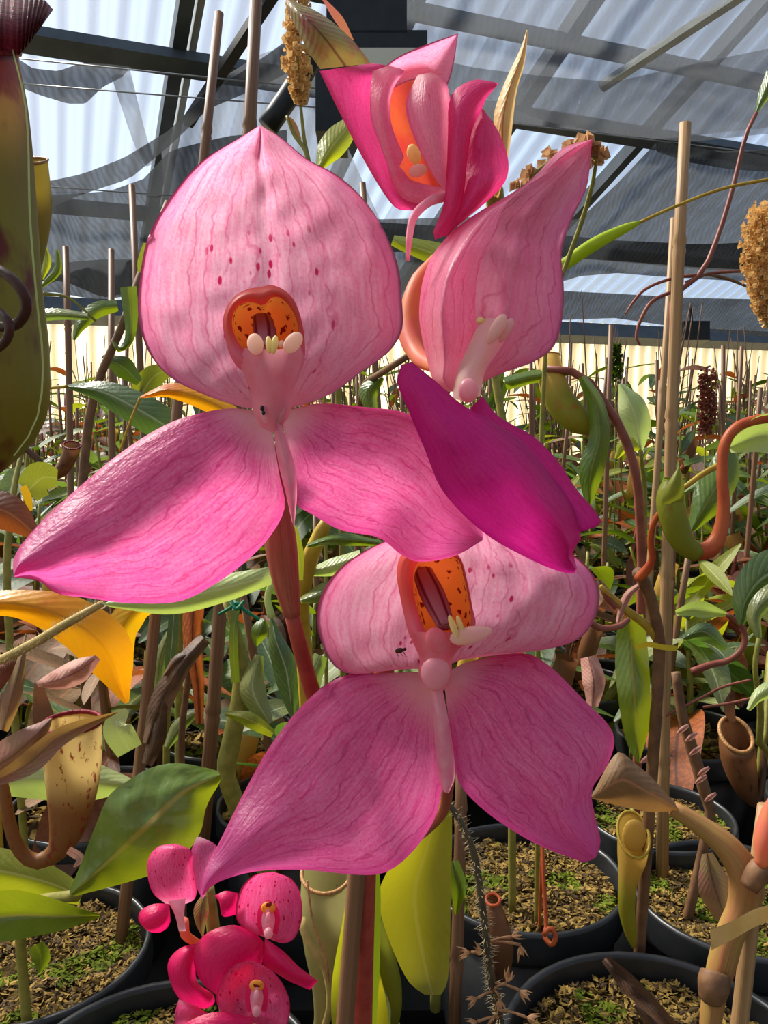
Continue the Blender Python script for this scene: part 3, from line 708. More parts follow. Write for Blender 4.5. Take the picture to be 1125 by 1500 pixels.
sheet('lateral_sepal', [[(618, 985), (560, 986), (500, 991), (451, 1025), (399, 1088), (360, 1156), (320, 1236), (298, 1281), (296, 1310)],
                        [(634, 1000), (634, 1025), (644, 1099), (647, 1156), (633, 1207), (593, 1259), (553, 1281), (439, 1274), (371, 1277), (316, 1294), (298, 1312)]],
      D2 - .004, M['lateral'], f2, 28, 40, prof=lambda s, t: -.024 * t + .010 * abs(2 * s - .9) ** 1.6 * math.sin(math.pi * t), wrin=.0018, wsc=.018, lip=.001, seed=5)
sheet('lateral_sepal', [[(660, 982), (684, 970), (768, 957), (803, 974), (855, 1025), (893, 1064), (900, 1088), (889, 1122), (867, 1158), (872, 1196), (880, 1234), (874, 1254)],
                        [(650, 1000), (653, 1020), (661, 1082), (672, 1145), (707, 1185), (763, 1224), (803, 1244), (840, 1258), (856, 1263), (870, 1258)]],
      D2 - .004, M['lateral'], f2, 28, 40, prof=lambda s, t: -.016 * t + .012 * abs(2 * s - 1.1) ** 1.6 * math.sin(math.pi * t) - .006 * math.sin(3.1 * s) * t, wrin=.0022, wsc=.016, lip=.001, seed=6)
hood(f2, [(628, 796), (606, 800), (588, 812), (581, 838), (586, 873), (592, 902), (600, 931), (614, 950), (640, 958), (668, 952), (686, 940), (697, 916), (693, 894), (685, 854), (676, 820), (660, 802), (644, 796)],
     [(630, 812), (618, 818), (607, 834), (605, 858), (608, 880), (614, 902), (622, 922), (636, 934), (655, 936), (674, 930), (688, 918), (690, 908), (688, 888), (680, 848), (672, 822), (656, 812), (642, 810)], D2 - .007, deep=.014)
cs = tube('column', [(618, 836, D2 + .002, 16), (634, 872, D2 - .004, 20), (654, 918, D2 - .012, 14)], M['column'], f2, 14, 10, squash=.6); cs['label'] = 'mauve column with dark red stripes'
blob('anther_lobe', 690, 930, D2 - .016, 13, 32, M['anther'], f2, ang=-1.35, rz=9, taper=-.2)
blob('anther_tooth', 664, 918, D2 - .017, 5, 18, M['anthery'], f2, ang=.35)
blob('anther_tooth', 674, 916, D2 - .016, 4.5, 15, M['anthery'], f2, ang=.3)
blob('anther_tooth', 640, 938, D2 - .014, 16, 20, M['lipcol'], f2, ang=.5, rz=8)
blob('stigma', 638, 988, D2 - .0125, 22, 25, M['stigma'], f2, rz=11, taper=.15)
sheet('lip', [[(630, 1008), (634, 1050), (638, 1100), (642, 1140), (650, 1160)], [(648, 1008), (656, 1050), (664, 1100), (666, 1140), (657, 1162)]], D2 - .013, M['lippale'], f2, 6, 18, prof=lambda s, t: .004 * abs(2 * s - 1) ** 2 + .008 * t)
tube('ovary', [(640, 1010, D2 + .01, 6), (652, 1080, D2 + .014, 12), (656, 1150, D2 + .02, 9), (640, 1200, D2 + .05, 8), (560, 1260, D2 + .085, 10)], M['ovary'], f2, 9, 18)

# --- flower 3: bloom seen from its side
D3 = .205
f3 = flower([[(662, 584), (668, 552), (680, 520), (692, 494), (700, 478), (712, 466)], [(684, 588), (690, 550), (704, 520), (714, 498), (722, 482), (728, 466)], [(704, 580), (710, 546), (726, 520), (738, 502), (744, 488), (744, 472)]], D3 - .004, M['anther'],
            'side-on bloom with a tall pointed hood and a deep magenta lower sepal', nu=8, nv=12, prof=lambda s, t: .0035 * abs(2 * s - 1) ** 2 - .003 * (1 - t))
sheet('dorsal_sepal', [[(652, 572, .012), (636, 560, .016), (626, 529, .02), (617, 487, .022), (614, 457, .022), (619, 412, .022), (633, 375, .022), (660, 342, .022), (699, 312, .022), (741, 288, .02), (778, 263, .018), (823, 218, .014), (867, 204, .01)],
                       [(660, 572, .0), (650, 556, -.002), (652, 529, -.002), (650, 487, -.003), (648, 457, -.003), (655, 412, -.002), (670, 375, .0), (690, 342, .002), (715, 312, .004), (748, 290, .006), (782, 264, .008), (830, 224, .008), (867, 204, .009)],
                       [(668, 572, .0), (670, 560, .0), (678, 529, .0), (696, 490, .0), (696, 463, .0), (699, 405, .0), (711, 369, .0), (729, 333, .002), (741, 300, .004), (772, 272, .006), (812, 248, .008), (840, 226, .01), (867, 204, .01)],
                       [(656, 574, .012), (644, 560, .02), (636, 529, .026), (628, 490, .028), (626, 463, .028), (630, 410, .028), (644, 378, .028), (668, 346, .026), (704, 316, .024), (744, 290, .022), (784, 264, .018), (830, 226, .014), (867, 204, .011)],
                       [(676, 574, .012), (690, 560, .014), (720, 535, .018), (740, 490, .02), (745, 463, .022), (752, 405, .022), (758, 369, .022), (765, 333, .020), (785, 300, .018), (805, 276, .016), (830, 250, .014), (852, 226, .012), (868, 204, .011)],
                       [(690, 574, .01), (711, 558, .004), (741, 545, .002), (784, 529, .0), (811, 508, -.002), (823, 472, -.003), (826, 424, -.003), (823, 369, -.001), (838, 321, .002), (858, 279, .006), (864, 245, .008), (866, 220, .01), (868, 205, .011)]],
      D3, M['hoodpink'], f3, 40, 44, wrin=.001, wsc=.03, lip=.0015, seed=7)
sheet('lateral_sepal', [[(690, 596), (690, 640), (720, 700), (780, 780), (830, 800)], [(707, 580), (729, 609), (782, 640), (818, 676), (844, 716), (876, 754), (880, 769), (850, 773)]], D3 - .004, M['magenta'], f3, 14, 24, prof=cup(-.003), lip=.0015, seed=8)
sheet('lateral_sepal', [[(588, 534), (582, 560), (596, 596), (622, 658), (649, 720), (711, 782), (782, 822), (822, 838), (841, 840)],
                        [(604, 531), (640, 560), (676, 592), (720, 616), (766, 648), (806, 694), (838, 740), (850, 778), (851, 790), (840, 806), (845, 832)]], D3 - .010, M['magenta'], f3, 28, 36,
      prof=lambda s, t: -.010 * (1 - abs(2 * s - 1) ** 2) * math.sin(math.pi * min(1, t * .95)) + .005 * t - .002 * math.exp(-((s - .7) / .06) ** 2) * max(0, t - .5) * 2, wrin=.0012, wsc=.02, lip=.001, seed=9)
blob('anther_lobe', 727, 482, D3 - .005, 10, 25, M['anther'], f3, ang=-.55, rz=7, taper=.1)
blob('anther_lobe', 741, 484, D3 - .003, 8, 20, M['anther'], f3, ang=-.5, rz=6, taper=.1)
blob('anther_tooth', 704, 470, D3 - .001, 7, 5, M['anthery'], f3)
blob('stigma', 686, 572, D3 - .0075, 15, 18, M['stigma'], f3, rz=12)
o = tube('ovary', [(640, 540, D3 + .03, 8), (612, 520, D3 + .05, 14), (600, 480, D3 + .06, 18), (612, 420, D3 + .065, 16), (640, 380, D3 + .07, 10)], M['peach'], f3, 9, 18); o['label'] = 'peach-coloured ovary behind the bloom'

# --- flower 4: half open bloom at the top
D4 = .232
f4 = flower([[(551, 129), (556, 150), (562, 190), (575, 230), (590, 262), (610, 285)], [(585, 110), (590, 150), (600, 200), (612, 240), (625, 268), (632, 285)], [(625, 100), (640, 150), (650, 200), (650, 240), (652, 268), (652, 285)]], D4 + .012, M['coral'],
            'half-open topmost bloom with a coral throat', nu=10, nv=16, prof=lambda s, t: .010 * (1 - abs(2 * s - 1) ** 2))
sheet('lateral_sepal', [[(468, 104), (493, 156), (529, 227), (560, 280), (582, 306), (606, 308)], [(542, 93), (566, 97), (549, 130), (549, 169), (566, 215), (578, 255), (600, 286), (648, 290)]], D4, M['rosy'], f4, 16, 26, prof=lambda s, t: .008 * s - .004 * (1 - abs(2 * s - 1) ** 2), lip=.001, seed=10)
sheet('dorsal_sepal', [[(556, 104), (582, 84), (622, 66), (671, 49)], [(560, 140), (600, 118), (640, 118), (653, 128), (664, 96), (671, 50)]], D4 + .002, M['hoodpink'], f4, 12, 18, prof=cup(.006), lip=.001, seed=11)
sheet('hood_petal', [[(546, 104), (542, 140), (544, 176), (560, 222), (576, 262)], [(570, 96), (592, 104), (580, 122), (572, 146), (574, 184), (592, 230)]], D4 - .004, M['hoodpink'], f4, 10, 20, prof=cup(-.004), lip=.001, seed=12)
sheet('hood_petal', [[(612, 110), (598, 138), (594, 160), (606, 200), (630, 250), (650, 280)], [(632, 106), (652, 118), (660, 150), (662, 178), (660, 230), (655, 280)]], D4 - .006, M['hoodpink'], f4, 12, 20, prof=cup(-.007), lip=.001, seed=13)
sheet('lateral_sepal', [[(724, 120), (693, 117), (662, 138), (655, 200), (653, 267), (649, 302), (634, 342), (637, 351)], [(730, 123), (712, 145), (706, 160), (692, 190), (684, 240), (680, 280), (672, 310), (652, 345)]], D4 - .008, M['rosy'], f4, 12, 24, prof=cup(-.005), lip=.001, seed=14)
sheet('lateral_sepal', [[(704, 160), (690, 190), (676, 240), (670, 290), (650, 345)], [(708, 160), (729, 191), (744, 231), (742, 262), (720, 289), (667, 334), (655, 347)]], D4 - .004, M['rosy'], f4, 12, 24, prof=cup(-.006), wrin=.002, lip=.001, seed=15)
sheet('cup', [[(566, 228), (572, 262), (590, 296), (620, 304), (650, 292)], [(590, 248), (600, 262), (616, 268), (634, 272), (652, 276)]], D4 + .002, M['hoodpink'], f4, 8, 14, prof=cup(-.003), seed=16)
blob('anther_lobe', 606, 226, D4 + .004, 10, 15, M['anthery'], f4, ang=.3)
blob('anther_lobe', 612, 250, D4 + .001, 14, 9, M['anther'], f4, ang=.3)
tube('lip_tail', [(652, 288, D4 - .004, 7), (628, 296, D4 - .01, 7), (606, 318, D4 - .014, 6), (600, 345, D4 - .014, 5), (597, 382, D4 - .012, 3)], M['lippale'], f4, 8, 18)
tube('ovary', [(700, 240, D4 + .02, 12), (724, 280, D4 + .03, 14), (722, 330, D4 + .04, 13), (690, 400, D4 + .05, 12), (650, 520, D4 + .06, 12)], M['stemgreen'], f4, 9, 16)
br = sheet('bract', [[(418, 4), (428, 30), (440, 53), (456, 82), (469, 101)], [(424, -2), (470, 20), (511, 53), (530, 75), (543, 93)]], D4 - .002, M['bract'], orchid, 10, 16, prof=cup(-.008), seed=17); br['label'] = 'green bract with a red-brown tip'
br = sheet('bract', [[(471, -2), (490, 30), (512, 60)], [(476, -2), (502, 25), (518, 58)]], D4 + .006, M['peach'], orchid, 4, 8)
br = sheet('bract', [[(771, 44), (764, 67), (738, 124), (723, 172), (728, 230), (724, 288)], [(773, 44), (769, 90), (757, 133), (747, 213), (738, 260), (730, 290)]], D4 + .012, M['bracttan'], orchid, 8, 20, prof=cup(-.005)); br['label'] = 'tan papery pointed bract'
# the spike itself, hidden behind the blooms, and its foot
bx = LOC['pink_orchid']
st = [(722, 300, D4 + .05, 10), (690, 420, D4 + .055, 12), (640, 600, D4 + .06, 13), (600, 800, D4 + .07, 14), (560, 1000, D4 + .08, 15), (540, 1200, D4 + .095, 15)]
w4 = [tuple(P(x, y, d)) + (r * d / FPX,) for x, y, d, r in st] + [(bx.x + .004, bx.y, ZT + .06, .005), (bx.x, bx.y, ZT - .03, .005)]
tube('stem', w4, M['pedicel'], orchid, 10, 40, world=True)
leaf('leaf', [(500, 1540, .36), (497, 1440, .352), (508, 1340, .345), (514, 1282, .34)], [12, 12, 6, 1], LG[2], orchid, fold=-.002)
leaf('leaf', [(540, 1520, .38), (543, 1400, .37), (546, 1300, .36), (545, 1200, .35)], [10, 14, 12, 4], LG[1], orchid, fold=.002)

# insects on the sepals
t = thing('midge', P(586, 953, D2 - .012), 'tiny brown midge sitting on the lower bloom', 'insect')
k_ = LOC['midge']
blob('body', 585, 953, D2 + .002, 6.5, 4, M['insect'], t, rz=3, ang=.2); blob('head', 593, 951, D2 + .002, 2.6, 2.4, M['insect'], t)
for lx in (580, 586, 591): tube('leg', [(lx, 955, D2 + .002, .6), (lx + 3, 960, D2 + .002, .5), (lx + 5, 962, D2 + .004, .4)], M['insect'], t, 5, 4)
t = thing('ant', P(384, 602, D1 - .0125), 'tiny black ant at the heart of the large bloom', 'insect')
blob('body', 384, 598, D1 - .0125, 3, 4.5, M['black'], t); blob('abdomen', 386, 605, D1 - .0125, 2.6, 3.4, M['black'], t)

# ------------------------------------------------------------------ the small crimson orchid
cb = P(330, 1560, .40)
crim = thing('crimson_orchid', Vector((cb.x, cb.y, ZT - .02)), 'small crimson pink orchid with spotted hoods rising over a pot', 'orchid')
DC = .37
def cflower(x, y, r, label, d):
    f = sheet('flower', [[(x - 8, y + 4), (x - 12, y + 20), (x - 9, y + 36)], [(x, y + 2), (x, y + 20), (x, y + 38)], [(x + 8, y + 4), (x + 11, y + 20), (x + 8, y + 36)]], d - .006, M['lippale'], crim, 8, 10, prof=lambda s, t: .003 * abs(2 * s - 1) ** 2)
    f['label'] = label
    blob('stigma', x, y + 37, d - .008, 7, 8, M['stigma'], f)
    sheet('hood', [[(x - 13, y + 40), (x - 17, y + 18), (x - 13, y - 2), (x, y - 12)], [(x - 6, y + 36), (x - 10, y + 18), (x - 6, y + 2), (x, y - 4)]], d - .004, M['hot'], f, 4, 10)
    sheet('hood', [[(x + 13, y + 40), (x + 17, y + 18), (x + 13, y - 2), (x, y - 12)], [(x + 6, y + 36), (x + 10, y + 18), (x + 6, y + 2), (x, y - 4)]], d - .004, M['hot'], f, 4, 10)
    blob('throat', x, y, d - .0045, 11, 9, M['throat'], f, rz=4)
    blob('column', x, y + 14, d - .0075, 4, 8, M['lippale'], f)
    return f
fa = cflower(393, 1330, 0, 'upper crimson bloom with a round spotted hood', DC)
sheet('dorsal_sepal', [[(385, 1370), (364, 1364), (347, 1348), (346, 1325), (354, 1300), (372, 1282), (398, 1277)], [(398, 1372), (412, 1382), (430, 1376), (442, 1348), (440, 1310), (428, 1288), (402, 1277)]], DC, M['hotspot'], fa, 18, 22, prof=cup(.008), lip=.001)
sheet('lateral_sepal', [[(378, 1370), (345, 1355), (308, 1364), (286, 1386), (284, 1412), (296, 1440), (318, 1458)], [(386, 1380), (384, 1410), (370, 1430), (350, 1445), (335, 1455), (325, 1460)]], DC - .002, M['hot'], fa, 14, 20, prof=cup(-.008), seed=3)
sheet('lateral_sepal', [[(388, 1374), (416, 1394), (438, 1416), (466, 1437)], [(385, 1412), (402, 1424), (425, 1438), (454, 1450)]], DC - .004, M['hot'], fa, 10, 16, prof=cup(-.006), seed=4)
fb = cflower(376, 1444, 0, 'lower crimson bloom with a frilled spotted hood', DC - .012)
sheet('dorsal_sepal', [[(356, 1494), (330, 1490), (317, 1466), (324, 1436), (345, 1412), (368, 1407)], [(396, 1505), (418, 1505), (425, 1474), (416, 1444), (396, 1420), (372, 1407)]], DC - .012, M['hotspot'], fb, 18, 22, prof=cup(.008), lip=.001, wrin=.002, wsc=.08)
sheet('lateral_sepal', [[(370, 1490), (320, 1482), (280, 1494), (256, 1512)], [(375, 1540), (330, 1550), (290, 1545), (262, 1530)]], DC - .014, M['hot'], fb, 10, 16, prof=cup(-.006), seed=5)
sheet('lateral_sepal', [[(380, 1500), (410, 1506), (430, 1520)], [(378, 1540), (400, 1545), (425, 1540)]], DC - .013, M['hot'], fb, 8, 10, prof=cup(-.004), seed=5)
fc = sheet('flower', [[(246, 1320), (256, 1340), (262, 1364)], [(272, 1316), (270, 1340), (272, 1364)]], DC - .004, M['lippale'], crim, 6, 8, prof=cup(-.003)); fc['label'] = 'crimson bloom turned away with curled side sepals'
sheet('dorsal_sepal', [[(244, 1325), (224, 1308), (216, 1280), (218, 1256), (232, 1240), (254, 1236)], [(272, 1324), (284, 1318), (288, 1305), (282, 1270), (280, 1246), (258, 1236)]], DC, M['hotspot'], fc, 14, 18, prof=cup(-.007), lip=.001)
sheet('lateral_sepal', [[(248, 1324), (226, 1324), (206, 1334), (203, 1348), (214, 1362)], [(250, 1350), (244, 1360), (234, 1366), (222, 1366), (216, 1363)]], DC - .006, M['hot'], fc, 10, 14, prof=cup(-.006))
sheet('lateral_sepal', [[(314, 1312), (330, 1305), (348, 1308)], [(322, 1322), (326, 1342), (346, 1340)]], DC + .006, M['hot'], fc, 8, 10, prof=cup(-.004))
o = sheet('petal', [[(288, 1226), (279, 1250), (282, 1280), (290, 1305), (296, 1315)], [(294, 1226), (318, 1240), (318, 1275), (306, 1300), (298, 1315)]], DC + .004, M['lateral'], fc, 8, 12, prof=cup(-.004)); o['label'] = 'pale mauve petal'
tube('ovary', [(268, 1350, DC, 9), (272, 1370, DC + .004, 7), (290, 1384, DC + .012, 6), (306, 1420, DC + .02, 6)], M['peach'], fc, 8, 10)
fd = sheet('flower', [[(285, 1382), (262, 1390), (246, 1410), (250, 1440), (266, 1466), (290, 1476)], [(288, 1384), (286, 1410), (290, 1440), (312, 1456), (314, 1470), (300, 1478)]], DC + .002, M['hot'], crim, 12, 18, prof=cup(-.007), seed=7); fd['label'] = 'crimson bloom in profile with a veined sepal'
sheet('lateral_sepal', [[(262, 1464), (257, 1480), (256, 1510)], [(290, 1474), (300, 1482), (320, 1490)]], DC, M['hotspot'], fd, 8, 10, prof=cup(-.004))
sheet('bract', [[(296, 1310), (284, 1330), (286, 1352), (296, 1372)], [(304, 1314), (306, 1335), (300, 1360), (298, 1374)]], DC + .008, M['bract'], crim, 6, 10, prof=cup(-.003))
tube('stem', [tuple(P(305, 1300, DC + .02)) + (.003,), tuple(P(318, 1400, DC + .022)) + (.0035,), tuple(P(335, 1500, DC + .02)) + (.004,), (cb.x, cb.y, ZT - .02, .004)], M['stemgreen'], crim, 8, 20, world=True)

# ------------------------------------------------------------------ bamboo canes picked out one by one
def cane(label, top, bot, rpx, mat='bamboo', nodes=3, seed=0, foot=None, group=None):
    """top / bot: (px, py, d); foot: True = run on down to the moss"""
    a, b = P(*top), P(*bot); r = rpx * bot[2] / FPX
    if foot:
        dirn = (b - a).normalized(); k = (ZT - .03 - b.z) / dirn.z
        if 0 < k < 1.2: b = b + dirn * k
    o = stake_mesh('bamboo_cane', b, a, r * 1.05, r * .95, M[mat], None, nodes, 12, seed)
    return tag(o, label, 'cane', group)
g1 = G(176, 1394, ZT - .02)
cane('brown bamboo cane leaning behind the yellow leaf and orange leaf', (321, 20, .74), (176, 1394, depth_of(g1)), 9, 'bamboodark', 4, 1)
g2 = G(300, 1300, ZT - .02)
cane('brown bamboo cane tied with green twine behind the large bloom', (377, -40, .70), (292, 1300, depth_of(g2)), 10, 'bamboodark', 4, 2)
cane('thin dark bamboo cane beside the left edge of the large bloom', (193, 272, 1.0), (214, 690, .95), 5.5, 'bamboodark', 2, 3, True)
cane('short bamboo cane in front of the bright left window', (163, 366, 1.15), (166, 740, 1.1), 5, 'bamboodark', 2, 4, True)
cane('short thin bamboo cane beside the olive pitcher', (96, 362, 1.25), (101, 740, 1.2), 5, 'bamboodark', 2, 5, True)
g3 = G(970, 1294, ZT - .02)
cane('tall straight pale bamboo cane with a yellow tie standing in golden moss', (1004, 180, .64), (970, 1294, depth_of(g3)), 8.5, 'bamboo', 4, 6)
cane('slim bamboo cane leaning beside the tall pale cane', (987, 320, 1.0), (955, 760, 1.0), 5, 'bamboo', 2, 7, True)
g4 = G(512, 1590, ZT - .02)
cane('thick brown bamboo cane propping the pink orchid spike', (556, 900, .318), (508, 1500, .335), 13, 'bamboodark', 2, 8, True)
cane('pale bamboo cane taped to the bent brown stem', (1122, 1180, .44), (1086, 1500, .45), 12, 'bamboo', 2, 9, True)
cane('short brown bamboo cane top between the large bloom and topmost bloom', (531, 268, 1.2), (560, 700, 1.2), 5, 'bamboodark', 2, 10, True)
cane('bamboo cane in the shade behind the olive drooping leaf', (676, 1100, .56), (668, 1400, .54), 9, 'bamboodark', 2, 11, True)

# ------------------------------------------------------------------ pitcher plants and leaves set out one by one
def foot_of(px, py, d):
    p = P(px, py, d); return Vector((p.x, p.y, ZT - .02))
def plant(label, px, py, d, cat='pitcher plant', name='pitcher_plant', group=None):
    return thing(name, foot_of(px, py, d), label, cat, group)
def stem_to_foot(t, pts, mat, foot=True, n=8, seg=24, name='stem'):
    w4 = [tuple(P(x, y, d)) + (r * d / FPX,) for x, y, d, r in pts]
    if foot:
        l = w4[-1]; f = LOC[t.name]; w4.append((f.x, f.y, f.z, l[3]))
    return tube(name, w4, mat, t, n, seg, world=True)
def ring(name, c, ax, ay, r, mat, parent, n=30, m=8):
    """torus lip with semi-axis vectors ax, ay"""
    c = Vector(c); nz = ax.cross(ay).normalized(); vs, fs, uv = [], [], []
    for i in range(n):
        a = 2 * math.pi * i / n; rad = ax * math.cos(a) + ay * math.sin(a); e = rad.normalized()
        for j in range(m):
            b = 2 * math.pi * j / m; vs.append(c + rad + (e * math.cos(b) + nz * math.sin(b)) * r); uv.append((i / n, j / m))
    for i in range(n):
        for j in range(m): fs.append((i * m + j, ((i + 1) % n) * m + j, ((i + 1) % n) * m + (j + 1) % m, i * m + (j + 1) % m))
    return link_mesh(name, vs, fs, mat, parent, uv)
def pitcher(parent, pts, mat, rimmat, tilt=.35, lip=.08, n=18, squash=1.0, name='pitcher', rim=True):
    w4 = np.array([tuple(P(x, y, d)) + (r * d / FPX,) for x, y, d, r in pts])
    b = catmull3(w4, 30)
    v, f, u = tube_geo(b[:, :3], np.maximum(b[:, 3], 2e-4), n, (False, True), squash)
    # shear the mouth so that its plane tips towards the viewer
    c0 = Vector(b[0, :3]); T = (Vector(b[1, :3]) - c0).normalized(); r0 = b[0, 3]
    for i in range(5):
        wgt = (1 - i / 5) ** 1.5
        for k in range(n):
            p = v[i * n + k]; e = (p - Vector(b[i, :3])).dot(CF) / r0
            v[i * n + k] = p - T * (e * tilt * r0 * wgt)
    o = link_mesh(name, v, f, mat, parent, u)
    if rim:
        side = T.cross(CF).normalized(); fw = side.cross(T).normalized()
        if fw.dot(CF) < 0: fw = -fw
        ring('peristome', c0, side * r0, fw * r0 * squash - T * (tilt * r0), r0 * lip, rimmat, o)
    return o
def hairs(parent, pts, ln, n, mat=None, seed=0, name='hairs'):
    rnd = random.Random(seed); w = np.array([tuple(P(x, y, d)) + (r * d / FPX,) for x, y, d, r in pts]); b = catmull3(w, 60); vs, fs = [], []
    for _ in range(n):
        i = rnd.randrange(59); c = Vector(b[i, :3]); T = (Vector(b[i + 1, :3]) - c).normalized()
        e = Vector((rnd.gauss(0, 1), rnd.gauss(0, 1), rnd.gauss(0, 1))); e = (e - T * e.dot(T)).normalized() + T * rnd.uniform(-.3, .3)
        s = T.cross(e).normalized() * .00018; q = c + e * b[i, 3] * .9; k = len(vs)
        vs += [q - s, q + s, q + e * ln * rnd.uniform(.5, 1.1)]; fs.append((k, k + 1, k + 2))
    o = link_mesh(name, vs, fs, mat or M['hair'], parent, smooth=False); o['kind'] = 'stuff'; return o

# big olive pitcher at the left edge
t = plant('tall pitcher plant with a huge olive pitcher blotched maroon', -60, 700, .34)
p = pitcher(t, [(-42, 78, .30, 62), (-38, 160, .30, 74), (-30, 300, .30, 78), (-28, 420, .30, 84), (-26, 520, .30, 92), (-30, 600, .30, 90), (-50, 660, .30, 58), (-80, 690, .31, 14)], M['pitolive'], M['perired'], .5, .12, 26)
# ribbed dark red peristome flaring over the mouth
fan = sheet('peristome_wing', [[(-60, -30, .0), (-20, -12, .0), (30, -6, .004), (62, -2, .008), (78, 14, .012)], [(-60, 40, -.012), (-20, 64, -.012), (10, 78, -.008), (28, 80, -.004), (60, 40, .004)]], .292, M['perired'], p, 14, 40, prof=lambda s, t: -.006 * math.sin(math.pi * s) + .0016 * math.sin(t * 120), seed=3)
fan['label'] = 'dark red ribbed peristome with a toothed edge'
leaf('wing', [(14, 56, .286), (38, 160, .280), (44, 320, .280), (54, 440, .280), (63, 540, .282), (52, 620, .284), (20, 668, .286)], [1, 1.6, 1.6, 1.6, 1.6, 1.6, 1], M['paleleaf'], p, nu=2)
stem_to_foot(t, [(-80, 690, .31, 8), (-110, 780, .32, 7), (-60, 900, .34, 7), (-60, 1200, .34, 7)], M['vineyellow'])
tube('tendril', [(-60, 380, .27, 8), (0, 396, .262, 8), (28, 420, .26, 8), (40, 448, .262, 8), (26, 474, .266, 8), (0, 478, .27, 8), (-60, 470, .28, 8)], M['darkvine'], t, 8, 24)
tube('tendril', [(-30, 445, .27, 7), (0, 458, .262, 7), (14, 478, .26, 7), (8, 500, .262, 7), (-20, 520, .266, 7)], M['darkvine'], t, 8, 20)
t = plant('pitcher plant with a golden olive pitcher half behind the huge pitcher', -70, 800, .40)
pitcher(t, [(38, 236, .36, 30), (38, 300, .36, 36), (28, 380, .36, 32), (16, 450, .36, 22), (10, 520, .365, 10)], M['pitolive2'], M['peribrown'], .6, .06)
stem_to_foot(t, [(10, 515, .365, 6), (-20, 600, .38, 6), (-60, 800, .40, 6)], M['vineyellow'])

# lower-left: speckled pitcher with a pink-brown lid, wide green leaf
t = plant('pitcher plant with a speckled yellow pitcher and a wide green leaf', 30, 1330, .50)
p = pitcher(t, [(106, 1058, .50, 40), (106, 1085, .50, 42), (107, 1130, .50, 39), (104, 1180, .50, 32), (96, 1222, .50, 23), (80, 1250, .50, 14), (52, 1262, .498, 11), (28, 1244, .496, 10), (14, 1205, .494, 9), (4, 1150, .492, 8), (-20, 1080, .50, 7)], M['pityellow'], M['perired'], .15, .09, 22)
sheet('lid', [[(52, 1000), (74, 985), (110, 966), (140, 960)], [(56, 1006), (90, 1010), (124, 998), (147, 966)]], .505, M['pinkdry'], p, 10, 16, prof=cup(-.008), wrin=.003, wsc=.06)
sheet('neck', [[(50, 1000), (48, 1040), (50, 1075)], [(62, 1002), (74, 1032), (84, 1062)]], .515, M['pitbrown'], p, 5, 8)
leaf('leaf', [(104, 1310, .43), (150, 1270, .425), (210, 1215, .415), (270, 1160, .43), (322, 1135, .45)], [4, 40, 74, 60, 6], M['bigleaf'], t, 14, 26, fold=.010, wrin=.004, seed=1)
leaf('leaf', [(146, 1342, .44), (90, 1342, .435), (30, 1340, .43), (-40, 1346, .43)], [2, 24, 38, 36], M['bigleaf'], t, 10, 18, fold=-.012, seed=2)
leaf('leaf', [(120, 1312, .545), (60, 1290, .545), (0, 1276, .545), (-50, 1270, .545)], [14, 28, 34, 36], LG[2], t, 8, 16, fold=.008)
stem_to_foot(t, [(112, 1312, .45, 9), (60, 1318, .47, 8), (30, 1330, .50, 8)], M['stemgreen'])
leaf('leaf', [(-20, 1132, .47), (20, 1106, .455), (50, 1080, .45), (76, 1052, .455)], [14, 30, 22, 1], M['purpleleaf'], t, 8, 16, fold=.008, wrin=.003, seed=3)
leaf('leaf', [(-20, 1150, .46), (40, 1120, .45), (90, 1078, .445), (172, 1043, .45)], [6, 18, 12, 1], M['purpleleaf'], t, 8, 18, fold=-.006, seed=4)
leaf('leaf', [(4, 1070, .46), (18, 1020, .455), (30, 975, .455), (38, 928, .46)], [8, 15, 8, 1], M['purpleleaf'], t, 6, 14, fold=.005, seed=5)
leaf('leaf', [(-20, 1002, .46), (10, 975, .46), (34, 955, .465)], [24, 16, 2], M['vinered'], t, 6, 8, fold=.005)
leaf('leaf', [(-20, 1140, .56), (60, 1138, .56), (140, 1145, .56), (195, 1150, .56)], [22, 34, 34, 8], M['paleleaf'], t, 8, 16, fold=.008)
leaf('leaf', [(190, 1100, .60), (170, 1060, .60), (186, 1040, .61)], [20, 24, 4], M['paleleaf'], t, 6, 10)
leaf('leaf', [(58, 1425, .50), (60, 1402, .49), (52, 1384, .485)], [1, 16, 12], LG[1], t, 6, 8, fold=.006)
o = leaf('leaf', [(100, 1245, .47), (118, 1258, .47), (108, 1270, .468)], [6, 8, 1], M['pinkdry'], t, 4, 6)

# orange leaf, hairy stem with pale leaf
t = plant('drooping orange and yellow leaf on a stalk in the left rows', -10, 1100, .60, 'plant', 'orange_leaf_plant')
leaf('leaf', [(-50, 888, .55), (20, 884, .55), (90, 902, .55), (150, 945, .55), (186, 1030, .56)], [16, 20, 36, 42, 3], M['orange'], t, 10, 26, fold=.010, seed=6)
leaf('leaf', [(236, 880, .62), (200, 892, .62), (176, 930, .62), (186, 1000, .63)], [10, 24, 22, 6], M['yellowleaf'], t, 8, 16, fold=.006)
stem_to_foot(t, [(-50, 888, .55, 6), (-60, 960, .57, 7), (-20, 1050, .60, 7)], M['vineyellow'])
t = plant('hairy tan stalk bearing a long pale green leaf under the large bloom', -30, 1150, .46, 'plant', 'hairy_leaf_plant')
hp = [(150, 884, .43, 5), (100, 912, .435, 6.5), (50, 942, .44, 7), (0, 968, .45, 7), (-40, 990, .46, 7)]
stem_to_foot(t, hp, M['hairstem']); hairs(t, hp, .004, 320, seed=1)
sheet('leaf', [[(150, 884), (220, 862), (300, 846), (396, 830)], [(160, 889), (250, 900), (330, 882), (398, 856)]], .42, M['paleleaf'], t, 8, 18, prof=cup(-.008))
